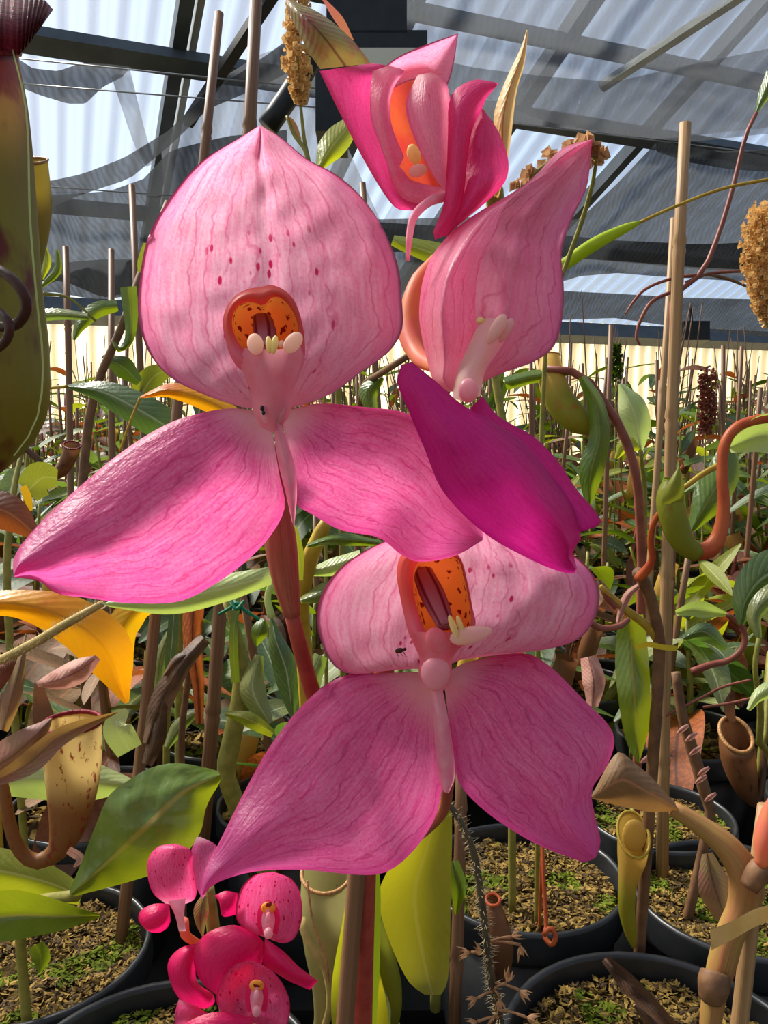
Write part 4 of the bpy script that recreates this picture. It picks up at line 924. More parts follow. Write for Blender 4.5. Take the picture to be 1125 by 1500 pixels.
# yellow leaf and glaucous leaf behind the bloom
t = plant('plant with a dark blue-green leaf and a bent yellow leaf', 250, 900, .70, 'plant', 'climbing_plant')
leaf('leaf', [(98, 566, .72), (150, 574, .71), (210, 604, .70), (275, 645, .70)], [2, 20, 27, 20], LG[5], t, 8, 18, fold=.010)
leaf('leaf', [(205, 582, .60), (250, 572, .60), (310, 590, .60), (360, 620, .60)], [1, 13, 16, 10], M['orange'], t, 8, 16, fold=.008)
stem_to_foot(t, [(30, 572, .74, 2.5), (98, 566, .72, 2.5)], M['vineyellow'], False, name='petiole')
stem_to_foot(t, [(205, 583, .60, 2), (190, 620, .60, 2), (176, 660, .60, 2)], M['vineyellow'], False, name='tendril')
stem_to_foot(t, [(275, 645, .70, 6), (280, 700, .70, 6), (265, 800, .70, 6)], M['stemgreen'])
# curled hanging leaves on the diagonal brown vine, left
t = plant('brown climbing vine with curled green leaves before the left window', 120, 900, .90, 'vine', 'climbing_vine')
stem_to_foot(t, [(246, 296, .95, 5), (200, 420, .92, 6.5), (178, 480, .9, 6), (140, 570, .9, 6.5), (125, 660, .9, 7), (118, 800, .9, 7)], M['vinebrown'])
leaf('leaf', [(40, 466, .86), (80, 460, .86), (128, 464, .86)], [10, 9, 5], LG[3], t, 6, 12, fold=.008)
leaf('leaf', [(172, 448, .90), (140, 455, .89), (118, 476, .88), (108, 498, .88)], [8, 13, 11, 2], LG[1], t, 6, 14, fold=.006)
leaf('leaf', [(188, 420, .88), (192, 470, .88), (188, 500, .88), (174, 512, .88), (166, 500, .88)], [12, 12, 9, 6, 2], LG[1], t, 6, 16, fold=.006)
leaf('leaf', [(150, 522, .92), (180, 538, .92), (204, 560, .92)], [2, 18, 6], LG[0], t, 6, 12, fold=.005)
leaf('leaf', [(210, 420, .92), (208, 385, .92), (212, 356, .92)], [2, 8, 2], LG[2], t, 5, 10)
leaf('leaf', [(205, 580, .96), (225, 552, .96), (250, 540, .96)], [18, 20, 8], LG[2], t, 6, 10)
leaf('leaf', [(60, 408, .86), (68, 385, .86), (66, 360, .86)], [4, 8, 2], LG[2], t, 5, 10, fold=.006)
leaf('leaf', [(60, 420, .86), (84, 396, .86), (84, 366, .86)], [3, 7, 3], LG[1], t, 5, 10, fold=.006)
tube('petiole', [(60, 430, .86, 3), (100, 436, .87, 2), (140, 470, .88, 2)], M['stemgreen'], t, 6, 12)
# reddish-brown leaf and pitcher with curved tendril at far left
t = plant('bronze-leaved pitcher plant beside the tip of the large bloom', 20, 950, .66)
leaf('leaf', [(-40, 740, .62), (10, 750, .62), (62, 792, .62)], [26, 28, 3], LG[4], t, 8, 14, fold=.010)
pitcher(t, [(106, 652, .70, 12), (100, 672, .70, 11), (86, 692, .70, 9), (66, 690, .70, 7), (54, 672, .70, 5), (34, 654, .70, 4)], M['pitbrown'], M['perired'], .5, .1, 14)
leaf('leaf', [(40, 720, .68), (62, 700, .68), (84, 700, .68)], [20, 28, 12], LG[2], t, 6, 10)
leaf('leaf', [(34, 712, .64), (40, 728, .64), (46, 748, .64)], [5, 7, 2], M['yellowleaf'], t, 4, 8)
stem_to_foot(t, [(34, 654, .70, 3), (20, 720, .68, 5), (10, 850, .66, 6)], M['stemgreen'])

# centre bottom: olive leaf, pale dotted pitcher, lime pitcher
t = plant('plant with a broad olive strap leaf hanging below the lower bloom', 640, 1200, .52, 'plant', 'strap_leaf_plant')
sheet('leaf', [[(632, 1160), (590, 1240), (558, 1296), (556, 1330), (575, 1390), (600, 1440), (622, 1457)], [(662, 1160), (662, 1240), (660, 1296), (660, 1330), (659, 1390), (655, 1440), (646, 1457)]], .42, M['oliveleaf'], t, 10, 24, prof=cup(.008))
leaf('leaf', [(668, 1340, .44), (672, 1300, .44), (664, 1262, .45)], [2, 13, 8], LG[1], t, 6, 10, fold=-.008)
stem_to_foot(t, [(648, 1165, .42, 7), (646, 1130, .46, 8), (642, 1180, .52, 8)], M['stemgreen'])
t = plant('pitcher plant with a pale dotted pitcher beside the crimson orchid', 470, 1560, .50)
pitcher(t, [(478, 1278, .50, 36), (478, 1330, .50, 38), (478, 1390, .50, 32), (476, 1440, .50, 20), (470, 1490, .50, 10), (462, 1520, .50, 7)], M['pitpale'], M['peribrown'], .4, .08)
tube('wing', [(450, 1290, .47, 2), (458, 1350, .468, 2), (478, 1410, .47, 2.5), (482, 1470, .48, 2)], M['drybrown'], t, 6, 16)
tube('tendril', [(440, 1345, .48, 7), (455, 1385, .475, 7), (478, 1420, .475, 7), (484, 1470, .48, 6), (470, 1520, .5, 6)], M['hairstem'], t, 8, 18)
pitcher(t, [(545, 1345, .47, 13), (558, 1390, .47, 17), (574, 1440, .47, 14), (580, 1470, .47, 9), (578, 1500, .48, 6)], M['pitlime'], LG[2], .5, .1, 14)
leaf('leaf', [(560, 1520, .46), (540, 1470, .455), (535, 1420, .45), (545, 1370, .46)], [14, 28, 22, 2], M['oliveleaf'], t, 6, 14, fold=.008)
leaf('leaf', [(585, 1530, .49), (560, 1430, .49), (548, 1350, .49)], [8, 9, 2], M['paleleaf'], t, 4, 12, fold=.004)
stem_to_foot(t, [(462, 1520, .50, 7), (466, 1560, .50, 7)], M['stemgreen'])

# dried hairy flower stalk
t = plant('dried hairy flower stalk with withered star-shaped husks', 745, 1540, .42, 'dried plant', 'dried_flower_stalk')
sp = [(650, 1168, .40, 4), (676, 1205, .40, 5), (694, 1250, .40, 5.5), (704, 1310, .40, 5.5), (712, 1370, .40, 5.5), (720, 1440, .41, 5.5), (734, 1500, .415, 5.5)]
stem_to_foot(t, sp, M['darkstalk']); hairs(t, sp, .0045, 380, seed=2)
def husk(x, y, d, dx, dy, parent, r=16, n=6, seed=0):
    rnd = random.Random(seed); vs, fs = [], []; c = P(x, y, d); ax = (CX * dx - CU * dy).normalized(); k = d / FPX
    e1 = ax.orthogonal().normalized(); e2 = ax.cross(e1)
    for i in range(n):
        a = 6.283 * i / n + rnd.uniform(-.2, .2); e = e1 * math.cos(a) + e2 * math.sin(a); s = ax.cross(e)
        R = r * k * rnd.uniform(.8, 1.3); q = len(vs)
        vs += [c, c + (ax * .55 + e * .28) * R + s * R * .17, c + (ax * 1.2 + e * .55) * R, c + (ax * .55 + e * .28) * R - s * R * .17, c + (ax * .5 + e * .38) * R]
        fs += [(q, q + 1, q + 4), (q + 1, q + 2, q + 4), (q + 2, q + 3, q + 4), (q + 3, q, q + 4)]
    o = link_mesh('husk', vs, fs, M['drybrown'], parent, smooth=False)
    return o
for i, (x, y, dx, dy, bx_, by_) in enumerate([(700, 1462, -1, .4, 722, 1452), (748, 1372, 1, -.35, 716, 1380), (762, 1384, .2, 1, 716, 1380), (690, 1395, -1, .1, 713, 1398), (708, 1398, -.6, -.4, 713, 1400), (732, 1462, .1, 1, 724, 1450), (760, 1450, .7, .6, 724, 1440), (700, 1496, -1, .3, 730, 1490), (770, 1490, 1, .3, 732, 1480), (742, 1440, .3, -1, 722, 1450), (716, 1500, -.3, 1, 728, 1485)]):
    husk(x, y, .405, dx, dy, t, 15, 6, i)
    tube('husk_stalk', [(bx_, by_, .41, 2), ((x + bx_) / 2, (y + by_) / 2 - 2, .405, 1.8), (x, y, .405, 2.4)], M['drybrown'], t, 5, 6)
# dry orange pitcher behind it
t = plant('small dry brown pitcher with an orange mouth in the shade', 725, 1410, .52)
pitcher(t, [(722, 1318, .50, 10), (724, 1340, .50, 16), (732, 1380, .50, 20), (736, 1410, .50, 14), (730, 1440, .51, 6)], M['pitbrown'], M['vineorange'], .4, .25, 14)
stem_to_foot(t, [(730, 1438, .51, 4), (727, 1400, .52, 4)], M['vinebrown'])
t = plant('thin brown tendril with a coiled tip hanging over the pot edge', 794, 1200, .60, 'tendril', 'coiled_tendril')
tube('stem', [(794, 1200, .56, 2.5), (796, 1280, .55, 3), (800, 1355, .54, 3), (798, 1372, .535, 3.5), (808, 1384, .53, 4), (814, 1372, .53, 4), (806, 1360, .53, 4), (796, 1370, .53, 4)], M['vineorange'], t, 6, 40)
stem_to_foot(t, [(794, 1200, .56, 2.5), (796, 1190, .58, 2.5)], M['vineorange'], name='runner')

# right: S-shaped tendril and lime pitcher
t = plant('pitcher plant with a lime pitcher on an S-shaped orange tendril', 946, 1150, .56)
p = pitcher(t, [(986, 704, .50, 14), (982, 730, .50, 20), (988, 765, .50, 20), (1002, 796, .50, 17), (1024, 812, .50, 13)], M['pitlime'], M['pitlime'], .3, .05, 16)
sheet('lid', [[(968, 740), (976, 712), (992, 686)], [(1002, 735), (1002, 708), (996, 684)]], .492, M['pitlime'], p, 6, 10, prof=cup(-.004))
tube('lid_spur', [(994, 690, .495, 3), (1000, 682, .495, 2), (996, 672, .495, 1.2)], M['vineorange'], p, 6, 8)
tube('tendril', [(1018, 810, .50, 12), (1040, 804, .50, 13), (1054, 782, .50, 11), (1060, 740, .50, 9), (1058, 690, .50, 8), (1062, 650, .50, 8), (1082, 624, .50, 7.5), (1130, 612, .50, 7.5), (1170, 616, .50, 7)], M['vineorange'], t, 10, 44)
leaf('leaf', [(1175, 640, .51), (1120, 636, .51), (1068, 656, .515)], [34, 30, 8], M['paleleaf'], t, 8, 14, fold=-.014)
leaf('leaf', [(1012, 778, .54), (1036, 735, .54), (1060, 690, .55), (1068, 640, .56)], [4, 26, 26, 6], LG[1], t, 8, 16, fold=.008)
tube('petiole', [(1000, 716, .52, 4), (1030, 694, .52, 4.5), (1056, 680, .52, 5)], M['vineyellow'], t, 8, 10)
tube('tendril', [(972, 742, .50, 4), (958, 765, .505, 4.5), (953, 790, .51, 5), (955, 820, .515, 5.5), (946, 836, .52, 7), (934, 848, .525, 7)], M['vineorange'], t, 8, 24)
stem_to_foot(t, [(934, 838, .525, 9), (948, 860, .535, 9), (958, 900, .54, 9), (966, 950, .55, 9)], M['vinebrown'])
sheet('leaf', [[(905, 906), (901, 970), (908, 1040), (919, 1090), (934, 1118)], [(942, 900), (948, 940), (953, 1020), (950, 1070), (936, 1118)]], .55, M['bigleaf'], t, 8, 20, prof=lambda s, q: .008 * abs(2 * s - 1) + .004 * math.sin(q * 9))
tube('petiole', [(880, 858, .53, 3), (910, 888, .535, 6), (945, 915, .54, 6), (962, 938, .55, 5)], M['vineyellow'], t, 8, 14)
leaf('leaf', [(905, 890, .53), (890, 872, .53), (878, 850, .53)], [6, 8, 2], M['vinered'], t, 5, 8, fold=.005)
tube('tendril', [(862, 910, .50, 5), (880, 920, .505, 5), (905, 918, .51, 5), (920, 908, .52, 4)], M['vinered'], t, 8, 14)
leaf('leaf', [(905, 912, .53), (920, 872, .53), (936, 858, .53)], [3, 8, 4], M['pinkdry'], t, 5, 8, fold=.006)
tie = sheet('twist_tie', [[(930, 946), (950, 940), (970, 944), (992, 946)], [(932, 952), (950, 948), (970, 952), (992, 954)]], .545, M['tieyellow'], None, 4, 12, prof=lambda s, q: -.006 * math.sin(math.pi * q)); tag(tie, 'yellow twist tie round the tall pale bamboo cane', 'twist tie')

# maroon stem with curved green leaf and yellow pitcher
t = plant('maroon-stemmed pitcher plant with a drooping green leaf and golden pitcher', 940, 1000, .72)
stem_to_foot(t, [(800, 540, .66, 5), (850, 548, .66, 6), (886, 590, .66, 6), (915, 640, .66, 7), (932, 700, .66, 7), (938, 770, .67, 7), (940, 840, .68, 7)], M['vinered'])
leaf('leaf', [(852, 552, .64), (872, 590, .64), (878, 640, .64), (866, 690, .64), (862, 738, .65)], [6, 14, 15, 20, 5], LG[1], t, 8, 20, fold=.010)
pitcher(t, [(806, 520, .68, 14), (808, 555, .67, 20), (822, 590, .665, 22), (846, 616, .66, 20), (868, 630, .66, 9)], M['pitgold'], M['peribrown'], .4, .08, 16)
leaf('leaf', [(740, 562, .66), (780, 552, .66), (835, 546, .66)], [10, 10, 3], LG[1], t, 6, 12, fold=.008)
leaf('leaf', [(740, 560, .70), (722, 600, .70), (735, 545, .70)], [6, 12, 4], LG[0], t, 6, 8)
t = plant('plant with a pale upright leaf veined red in the right rows', 930, 1000, .90, 'plant', 'pale_leaf_plant')
leaf('leaf', [(938, 660, .82), (934, 625, .82), (925, 595, .82), (908, 562, .83)], [4, 21, 22, 2], M['paleleaf'], t, 8, 16, fold=.010)
leaf('leaf', [(902, 672, .83), (918, 650, .82), (938, 656, .82)], [2, 12, 6], LG[2], t, 5, 10, fold=.006)
stem_to_foot(t, [(938, 660, .82, 3), (944, 720, .85, 4), (940, 860, .88, 5)], M['stemgreen'])

# brown leathery leaf with thick bent stem, bottom right
t = plant('thick bent brown stem carrying a brown leathery leaf', 1040, 1540, .44, 'plant', 'brown_leaf_plant')
sheet('leaf', [[(866, 1166), (905, 1102), (930, 1118), (956, 1140), (985, 1172), (1010, 1195)], [(868, 1170), (905, 1180), (935, 1186), (955, 1190), (985, 1190), (1006, 1204)]], .45, M['brownleaf'], t, 10, 20, prof=cup(-.010))
stem_to_foot(t, [(985, 1184, .45, 11), (1030, 1212, .446, 15), (1068, 1244, .442, 20), (1092, 1285, .44, 24), (1088, 1330, .44, 22), (1070, 1368, .44, 20), (1058, 1410, .44, 20), (1046, 1460, .44, 17), (1040, 1510, .44, 15)], M['bentstem'], n=12, seg=40)
tube('knot', [(1096, 1300, .43, 14), (1112, 1276, .43, 18), (1130, 1268, .43, 16)], M['vinebrown'], t, 10, 8)
o = tube('bud', [(1116, 1268, .428, 10), (1120, 1230, .428, 15), (1128, 1190, .43, 12), (1136, 1160, .43, 4)], M['peach'], t, 10, 14); o['label'] = 'peach-pink swelling bud'
tube('joint', [(1048, 1425, .436, 21), (1046, 1440, .434, 23), (1042, 1460, .436, 19)], M['vinebrown'], t, 10, 8)
leaf('leaf', [(1036, 1250, .50), (1044, 1290, .50), (1062, 1345, .50)], [8, 26, 14], M['purpleleaf'], t, 6, 12, fold=.008)
tp = sheet('tape', [[(1040, 1362), (1070, 1350), (1110, 1330), (1150, 1322)], [(1042, 1392), (1070, 1378), (1110, 1356), (1150, 1344)]], .415, M['tape'], None, 6, 12, prof=lambda s, q: -.004 * math.sin(math.pi * q)); tag(tp, 'yellowed tape binding the bent stem to its cane', 'tape')
# dead leaves on the near pot
t = tag(leaf('dead_leaf', [(886, 1404, .50), (920, 1440, .49), (960, 1480, .48), (990, 1510, .475)], [6, 14, 12, 8], M['darkdry'], None, 6, 16, fold=-.008, wrin=.004), 'dead dark brown leaf lying across the moss of the near pot', 'dead leaf')
t = tag(leaf('dead_leaf', [(930, 1472, .487), (950, 1490, .482), (975, 1520, .478)], [3, 13, 4], M['darkdry'], None, 6, 12, fold=.006), 'short crumpled dead leaf beside the long dead leaf', 'dead leaf')

# golden pitcher hanging between pots, brown pitcher in shade
t = plant('golden yellow pitcher with a frilled mouth hanging between the pots', 925, 1180, .62)
p = pitcher(t, [(928, 1222, .56, 23), (926, 1256, .56, 21), (920, 1290, .56, 14), (918, 1330, .56, 12), (924, 1366, .56, 9), (928, 1388, .56, 3)], M['pitgold'], M['vineyellow'], 1.1, .1, 18)
blob('liner', 929, 1224, .552, 18, 24, M['pitgold'], p, rz=6)
tube('tendril', [(926, 1205, .57, 3), (928, 1190, .575, 3)], M['vineorange'], t, 6, 6)
stem_to_foot(t, [(927, 1194, .575, 3), (925, 1180, .60, 3)], M['stemgreen'])
t = plant('dark brown pitcher hanging in the shade beside black pots', 1120, 1000, .86)
p = pitcher(t, [(1078, 1076, .78, 22), (1080, 1100, .78, 25), (1086, 1130, .78, 22), (1096, 1160, .78, 15), (1106, 1176, .78, 8), (1116, 1150, .78, 5), (1120, 1090, .79, 4)], M['pitbrown'], M['peribrown'], .9, .14, 18)
leaf('lid', [(1074, 1058, .79), (1068, 1036, .79), (1074, 1012, .79)], [4, 10, 3], M['pitbrown'], p, 5, 8)
stem_to_foot(t, [(1120, 1090, .79, 4), (1126, 1000, .82, 5), (1128, 960, .86, 5)], M['stemgreen'])
# flowers/leaves at right edge
t = plant('plant with a large rounded blue-green leaf at the right edge', 1150, 1100, .66, 'plant', 'round_leaf_plant')
leaf('leaf', [(1085, 915, .60), (1092, 880, .60), (1120, 845, .60), (1170, 830, .60)], [4, 26, 36, 34], LG[5], t, 8, 16, fold=.010)
leaf('leaf', [(1112, 935, .58), (1105, 900, .58), (1130, 872, .58), (1180, 860, .58)], [4, 14, 18, 18], LG[3], t, 8, 14, fold=.008)
tube('petiole', [(1112, 935, .58, 4), (1106, 975, .58, 4), (1114, 1040, .6, 5), (1112, 1090, .62, 5)], M['stemgreen'], t, 8, 14)
stem_to_foot(t, [(1112, 1085, .62, 5), (1130, 1120, .65, 5)], M['stemgreen'])
leaf('leaf', [(1096, 1040, .56), (1112, 1018, .56), (1150, 1000, .56)], [3, 12, 14], M['paleleaf'], t, 6, 10, fold=.006)

leaf('leaf', [(990, 898, .62), (1020, 892, .62), (1064, 900, .63)], [4, 14, 3], M['paleleaf'], t, 6, 12, fold=-.008)
leaf('leaf', [(1000, 935, .64), (1030, 925, .64), (1064, 950, .65)], [4, 16, 5], LG[5], t, 6, 12, fold=.008)
leaf('leaf', [(868, 1035, .62), (870, 1000, .62), (862, 962, .63)], [8, 18, 12], M['pinkdry'], t, 6, 12, fold=.008)
tube('tendril', [(1064, 900, .63, 4), (1086, 916, .63, 4.5), (1090, 944, .63, 4.5), (1070, 966, .63, 4.5), (1040, 974, .63, 5), (1014, 984, .63, 6)], M['vinered'], t, 8, 24)
tube('tendril', [(1100, 996, .66, 2), (1060, 1006, .66, 2), (1020, 1026, .66, 2), (960, 1056, .67, 2)], M['vinered'], t, 6, 14)
tube('tendril', [(1120, 1018, .66, 2), (1070, 1030, .66, 2), (1030, 1036, .66, 2)], M['vinered'], t, 6, 10)
# climbing stems against the roof, right
t = plant('red climbing stem with forked tendrils beside the tall cane', 980, 1000, .71, 'vine', 'climbing_vine')
stem_to_foot(t, [(1108, 165, .70, 3), (1092, 200, .70, 3), (1075, 270, .70, 3.5), (1052, 345, .70, 3.5), (1030, 396, .70, 4), (1004, 420, .70, 4), (990, 428, .70, 4), (984, 440, .70, 4), (986, 600, .71, 4), (986, 800, .71, 4)], M['vinered'], seg=40)
tube('tendril', [(985, 427, .70, 3), (955, 442, .70, 3), (938, 470, .70, 2.6), (932, 494, .70, 2), (938, 506, .70, 1.4)], M['vinered'], t, 6, 20)
tube('tendril', [(1030, 402, .70, 2.6), (985, 408, .70, 2.6), (945, 424, .70, 2.4), (925, 446, .70, 2), (915, 462, .70, 1)], M['vinered'], t, 6, 20)
tube('tendril', [(1004, 414, .70, 2.6), (1035, 402, .70, 2.6), (1070, 398, .70, 2.4), (1150, 396, .70, 2)], M['vinered'], t, 6, 16)
tube('tendril', [(1040, 402, .70, 2.4), (1070, 410, .70, 2.4), (1100, 422, .70, 2)], M['vinebrown'], t, 6, 12)
leaf('leaf', [(1106, 168, .70), (1116, 146, .70), (1135, 110, .70)], [2, 9, 14], LG[1], t, 6, 12, fold=.008)
t = plant('lime green petiole with a long yellow tendril crossing the tall cane', 760, 900, .60, 'vine', 'climbing_vine')
tube('petiole', [(800, 404, .56, 8), (826, 388, .56, 9), (870, 358, .56, 10), (915, 335, .56, 7), (936, 326, .56, 3)], M['lime'], t, 10, 16)
tube('tendril', [(934, 327, .56, 2.6), (990, 302, .56, 2.6), (1060, 276, .56, 2.6), (1130, 262, .56, 2.6)], M['vineyellow'], t, 6, 16)
leaf('leaf', [(800, 404, .56), (740, 420, .56), (660, 380, .57), (575, 352, .58)], [4, 18, 20, 8], LG[2], t, 6, 14, fold=.006)
stem_to_foot(t, [(700, 400, .58, 5), (720, 520, .6, 6), (745, 700, .6, 6)], M['stemgreen'])
t = plant('climbing plant with green leaf tips behind the top bloom', 500, 800, .66, 'plant', 'climbing_plant')
leaf('leaf', [(466, 248, .60), (484, 218, .60), (506, 190, .61), (520, 172, .62)], [4, 20, 20, 6], LG[2], t, 8, 14, fold=.008)
tube('stem', [(420, 170, .60, 2), (430, 196, .60, 3), (446, 218, .60, 3.5), (452, 240, .60, 3.5)], M['stemgreen'], t, 6, 12)
leaf('leaf', [(418, 170, .60), (428, 178, .60), (440, 205, .60)], [2, 4, 2], M['brownleaf'], t, 4, 8)
stem_to_foot(t, [(462, 250, .60, 4), (470, 320, .61, 4), (490, 500, .63, 5), (500, 700, .65, 5)], M['stemgreen'])
sp_ = [(438, -10, .595, 16), (436, 40, .595, 18), (436, 100, .595, 20), (440, 148, .595, 8)]

def floret_spike(label, pts, n, size, mat, foot, seed=0, stalk=None):
    t = thing('dried_flower_spike', foot, label, 'dried plant')
    rnd = random.Random(seed); w = np.array([tuple(P(x, y, d)) + (r * d / FPX,) for x, y, d, r in pts]); b = catmull3(w, 40); vs, fs = [], []
    for _ in range(n):
        i = rnd.randrange(39); c = Vector(b[i, :3]); e = Vector((rnd.gauss(0, 1), rnd.gauss(0, 1), rnd.gauss(0, .6))).normalized()
        q = c + e * b[i, 3] * rnd.uniform(.35, 1.0); s = e.orthogonal().normalized(); u2 = e.cross(s); k = len(vs); r = size * rnd.uniform(.6, 1.3)
        for j in range(4):
            a = j * 1.5708; vs.append(q + (s * math.cos(a) + u2 * math.sin(a)) * r + e * r * .9)
        vs.append(q - e * r * .3)
        for j in range(4): fs.append((k + j, k + (j + 1) % 4, k + 4))
    o = link_mesh('florets', vs, fs, mat, t, smooth=False); o['kind'] = 'stuff'
    st_ = [tuple(P(x, y, d)) + (.0012,) for x, y, d, r in pts] + [tuple(P(*q)) + (.0015,) for q in (stalk or [])] + [(foot.x, foot.y, foot.z, .002)]
    tube('stalk', st_, M['stemgreen'], t, 6, 40, world=True)
    return t
floret_spike('dried golden flower spike hanging beside the left brown-tipped bract', sp_, 420, .0026, M['drygold'], foot_of(475, 800, .64), 1, [(445, 200, .6), (470, 330, .62)])
floret_spike('thick dried golden seed cluster at the right edge beside the red vine', [(1122, 310, .6, 22), (1112, 350, .6, 26), (1114, 400, .6, 24), (1120, 440, .6, 18), (1122, 472, .6, 6)], 900, .0022, M['drygold'], foot_of(1150, 900, .66), 2, [(1145, 520, .62)])
floret_spike('dry brown flower spike behind the pointed pink hood', [(760, 275, .5, 6), (790, 248, .5, 9), (820, 225, .5, 12), (850, 212, .5, 12), (872, 222, .5, 9), (872, 248, .5, 5)], 70, .0040, M['drybrown'], foot_of(800, 800, .58), 3, [(860, 300, .52), (800, 500, .55)])
floret_spike('dark purple flower spike among the right rows', [(1036, 545, 1.4, 12), (1036, 600, 1.4, 14), (1034, 632, 1.4, 8)], 420, .0036, M['vinered'], foot_of(1030, 800, 1.4), 4)
floret_spike('green-black flower spike standing against the sunlit far wall', [(903, 505, 1.8, 4), (903, 530, 1.8, 9), (902, 555, 1.8, 9)], 300, .0042, LG[0], foot_of(905, 700, 1.8), 5)
# twig with buds between large bloom and hood, green twine
t = plant('olive twig between the large bloom and the pointed hood', 520, 900, .60, 'twig', 'olive_twig')
stem_to_foot(t, [(612, 512, .42, 5), (585, 530, .43, 5.5), (555, 548, .45, 5), (530, 575, .5, 5), (525, 700, .56, 5)], M['vinebrown'])
leaf('leaf', [(560, 552, .46), (540, 575, .46), (545, 600, .46)], [4, 16, 8], LG[1], t, 6, 10, fold=.006)
tw = tube('twine', [(320, 900, .5, 2.2), (338, 890, .5, 3), (346, 884, .5, 4), (356, 892, .5, 3), (380, 908, .5, 2.4)], M['tiegreen'], None, 6, 16); tag(tw, 'green twine knotted round the brown cane', 'twine')
tube('loop', [(338, 878, .5, 2.2), (346, 892, .497, 3), (358, 880, .5, 2.2)], M['tiegreen'], tw, 6, 12)
# greenery immediately below the large bloom
t = plant('bushy plant with grey-green leaves below the large bloom', 420, 1180, .62, 'plant', 'bushy_plant')
stem_to_foot(t, [(330, 880, .60, 5), (350, 940, .60, 8), (352, 1020, .60, 13), (338, 1090, .60, 14), (332, 1140, .60, 14)], M['stemgreen'])
leaf('leaf', [(428, 1048, .56), (420, 985, .56), (405, 940, .56), (398, 905, .57)], [3, 20, 16, 2], LG[5], t, 8, 14, fold=.010)
leaf('leaf', [(375, 946, .58), (380, 925, .575), (388, 908, .58)], [2, 15, 6], LG[1], t, 6, 8, fold=.004)
leaf('leaf', [(395, 1060, .58), (370, 1010, .585), (380, 960, .59)], [6, 22, 6], LG[3], t, 6, 12, fold=.008)
leaf('leaf', [(345, 1000, .59), (342, 930, .59), (350, 870, .60)], [6, 7, 3], LG[1], t, 5, 10)
leaf('leaf', [(400, 1075, .57), (360, 1052, .56), (330, 1045, .57)], [6, 13, 3], LG[2], t, 6, 10, fold=.006)
leaf('leaf', [(460, 1090, .58), (445, 1030, .58), (470, 960, .58)], [14, 22, 10], LG[3], t, 6, 12, fold=.006)
tube('petiole', [(398, 905, .57, 6), (392, 875, .57, 5), (400, 850, .57, 5)], M['paleleaf'], t, 8, 8)
t = plant('yellow-green stemmed plant with fleshy leaves between the two face-on blooms', 470, 1000, .55, 'plant', 'fleshy_plant')
stem_to_foot(t, [(490, 745, .45, 7), (470, 780, .45, 11), (450, 830, .46, 13), (440, 880, .47, 13), (445, 950, .5, 12)], M['vineyellow'])
leaf('leaf', [(450, 800, .44), (490, 790, .44), (560, 796, .45)], [3, 10, 4], LG[1], t, 6, 12, fold=.006)
leaf('leaf', [(440, 880, .45), (480, 866, .45), (510, 848, .455)], [4, 16, 6], LG[3], t, 6, 12, fold=.008)
leaf('leaf', [(446, 840, .46), (490, 830, .46), (530, 815, .46)], [4, 14, 10], M['paleleaf'], t, 6, 12, fold=.006)
leaf('leaf', [(440, 850, .45), (436, 800, .45), (432, 770, .45)], [4, 9, 2], LG[2], t, 5, 10)
# dead brown hanging pitchers and leaves, left centre
t = plant('withered brown leaves hanging beside the brown cane', 262, 1150, .60, 'dried plant', 'withered_plant')
leaf('leaf', [(284, 880, .58), (282, 940, .58), (290, 1000, .58), (292, 1060, .585)], [16, 14, 9, 6], M['rusty'], t, 6, 16, fold=.008)
leaf('leaf', [(300, 935, .57), (270, 970, .565), (240, 1020, .57), (215, 1090, .58)], [10, 14, 18, 6], M['darkdry'], t, 6, 16, fold=.008, wrin=.006)
leaf('leaf', [(240, 990, .57), (262, 965, .565), (290, 955, .57)], [2, 8, 2], M['darkdry'], t, 5, 10, fold=.004)
leaf('leaf', [(215, 1120, .58), (230, 1080, .575), (240, 1030, .57)], [8, 14, 4], M['darkdry'], t, 5, 12, fold=.006)
stem_to_foot(t, [(290, 900, .59, 5), (275, 1000, .6, 5), (266, 1080, .6, 5)], M['vinebrown'])
t = plant('young plant with upright grey-green leaves left of the brown cane', 240, 1180, .66, 'plant', 'young_plant')
leaf('leaf', [(232, 1030, .64), (236, 970, .64), (248, 925, .64)], [10, 16, 4], LG[3], t, 6, 12, fold=.006)
leaf('leaf', [(246, 1000, .63), (252, 940, .63), (256, 880, .64)], [6, 9, 6], LG[5], t, 5, 12)
leaf('leaf', [(260, 990, .62), (268, 965, .62), (276, 945, .62)], [4, 7, 2], M['paleleaf'], t, 5, 8)
leaf('leaf', [(244, 1095, .62), (262, 1065, .62), (284, 1045, .62)], [4, 12, 6], LG[3], t, 5, 10, fold=.006)
stem_to_foot(t, [(248, 1010, .64, 4), (244, 1080, .65, 5)], M['stemgreen'])
t = plant('thin brown twig with pale flaking bark in front of a black pot', 1010, 1260, .62, 'twig', 'flaking_twig')
stem_to_foot(t, [(990, 985, .62, 7), (1000, 1050, .62, 8), (1018, 1110, .62, 9), (1032, 1160, .62, 9), (1040, 1190, .62, 8)], M['vinebrown'])
for i, (x, y) in enumerate([(1012, 1080), (1018, 1100), (1026, 1142), (1040, 1168), (1000, 1068), (1030, 1130), (946, 1112)]):
    leaf('flake', [(x - 8, y + 6, .605), (x, y, .6), (x + 9, y - 6, .605)], [1, 5, 2], M['pinkdry'], t, 3, 6, fold=.002)

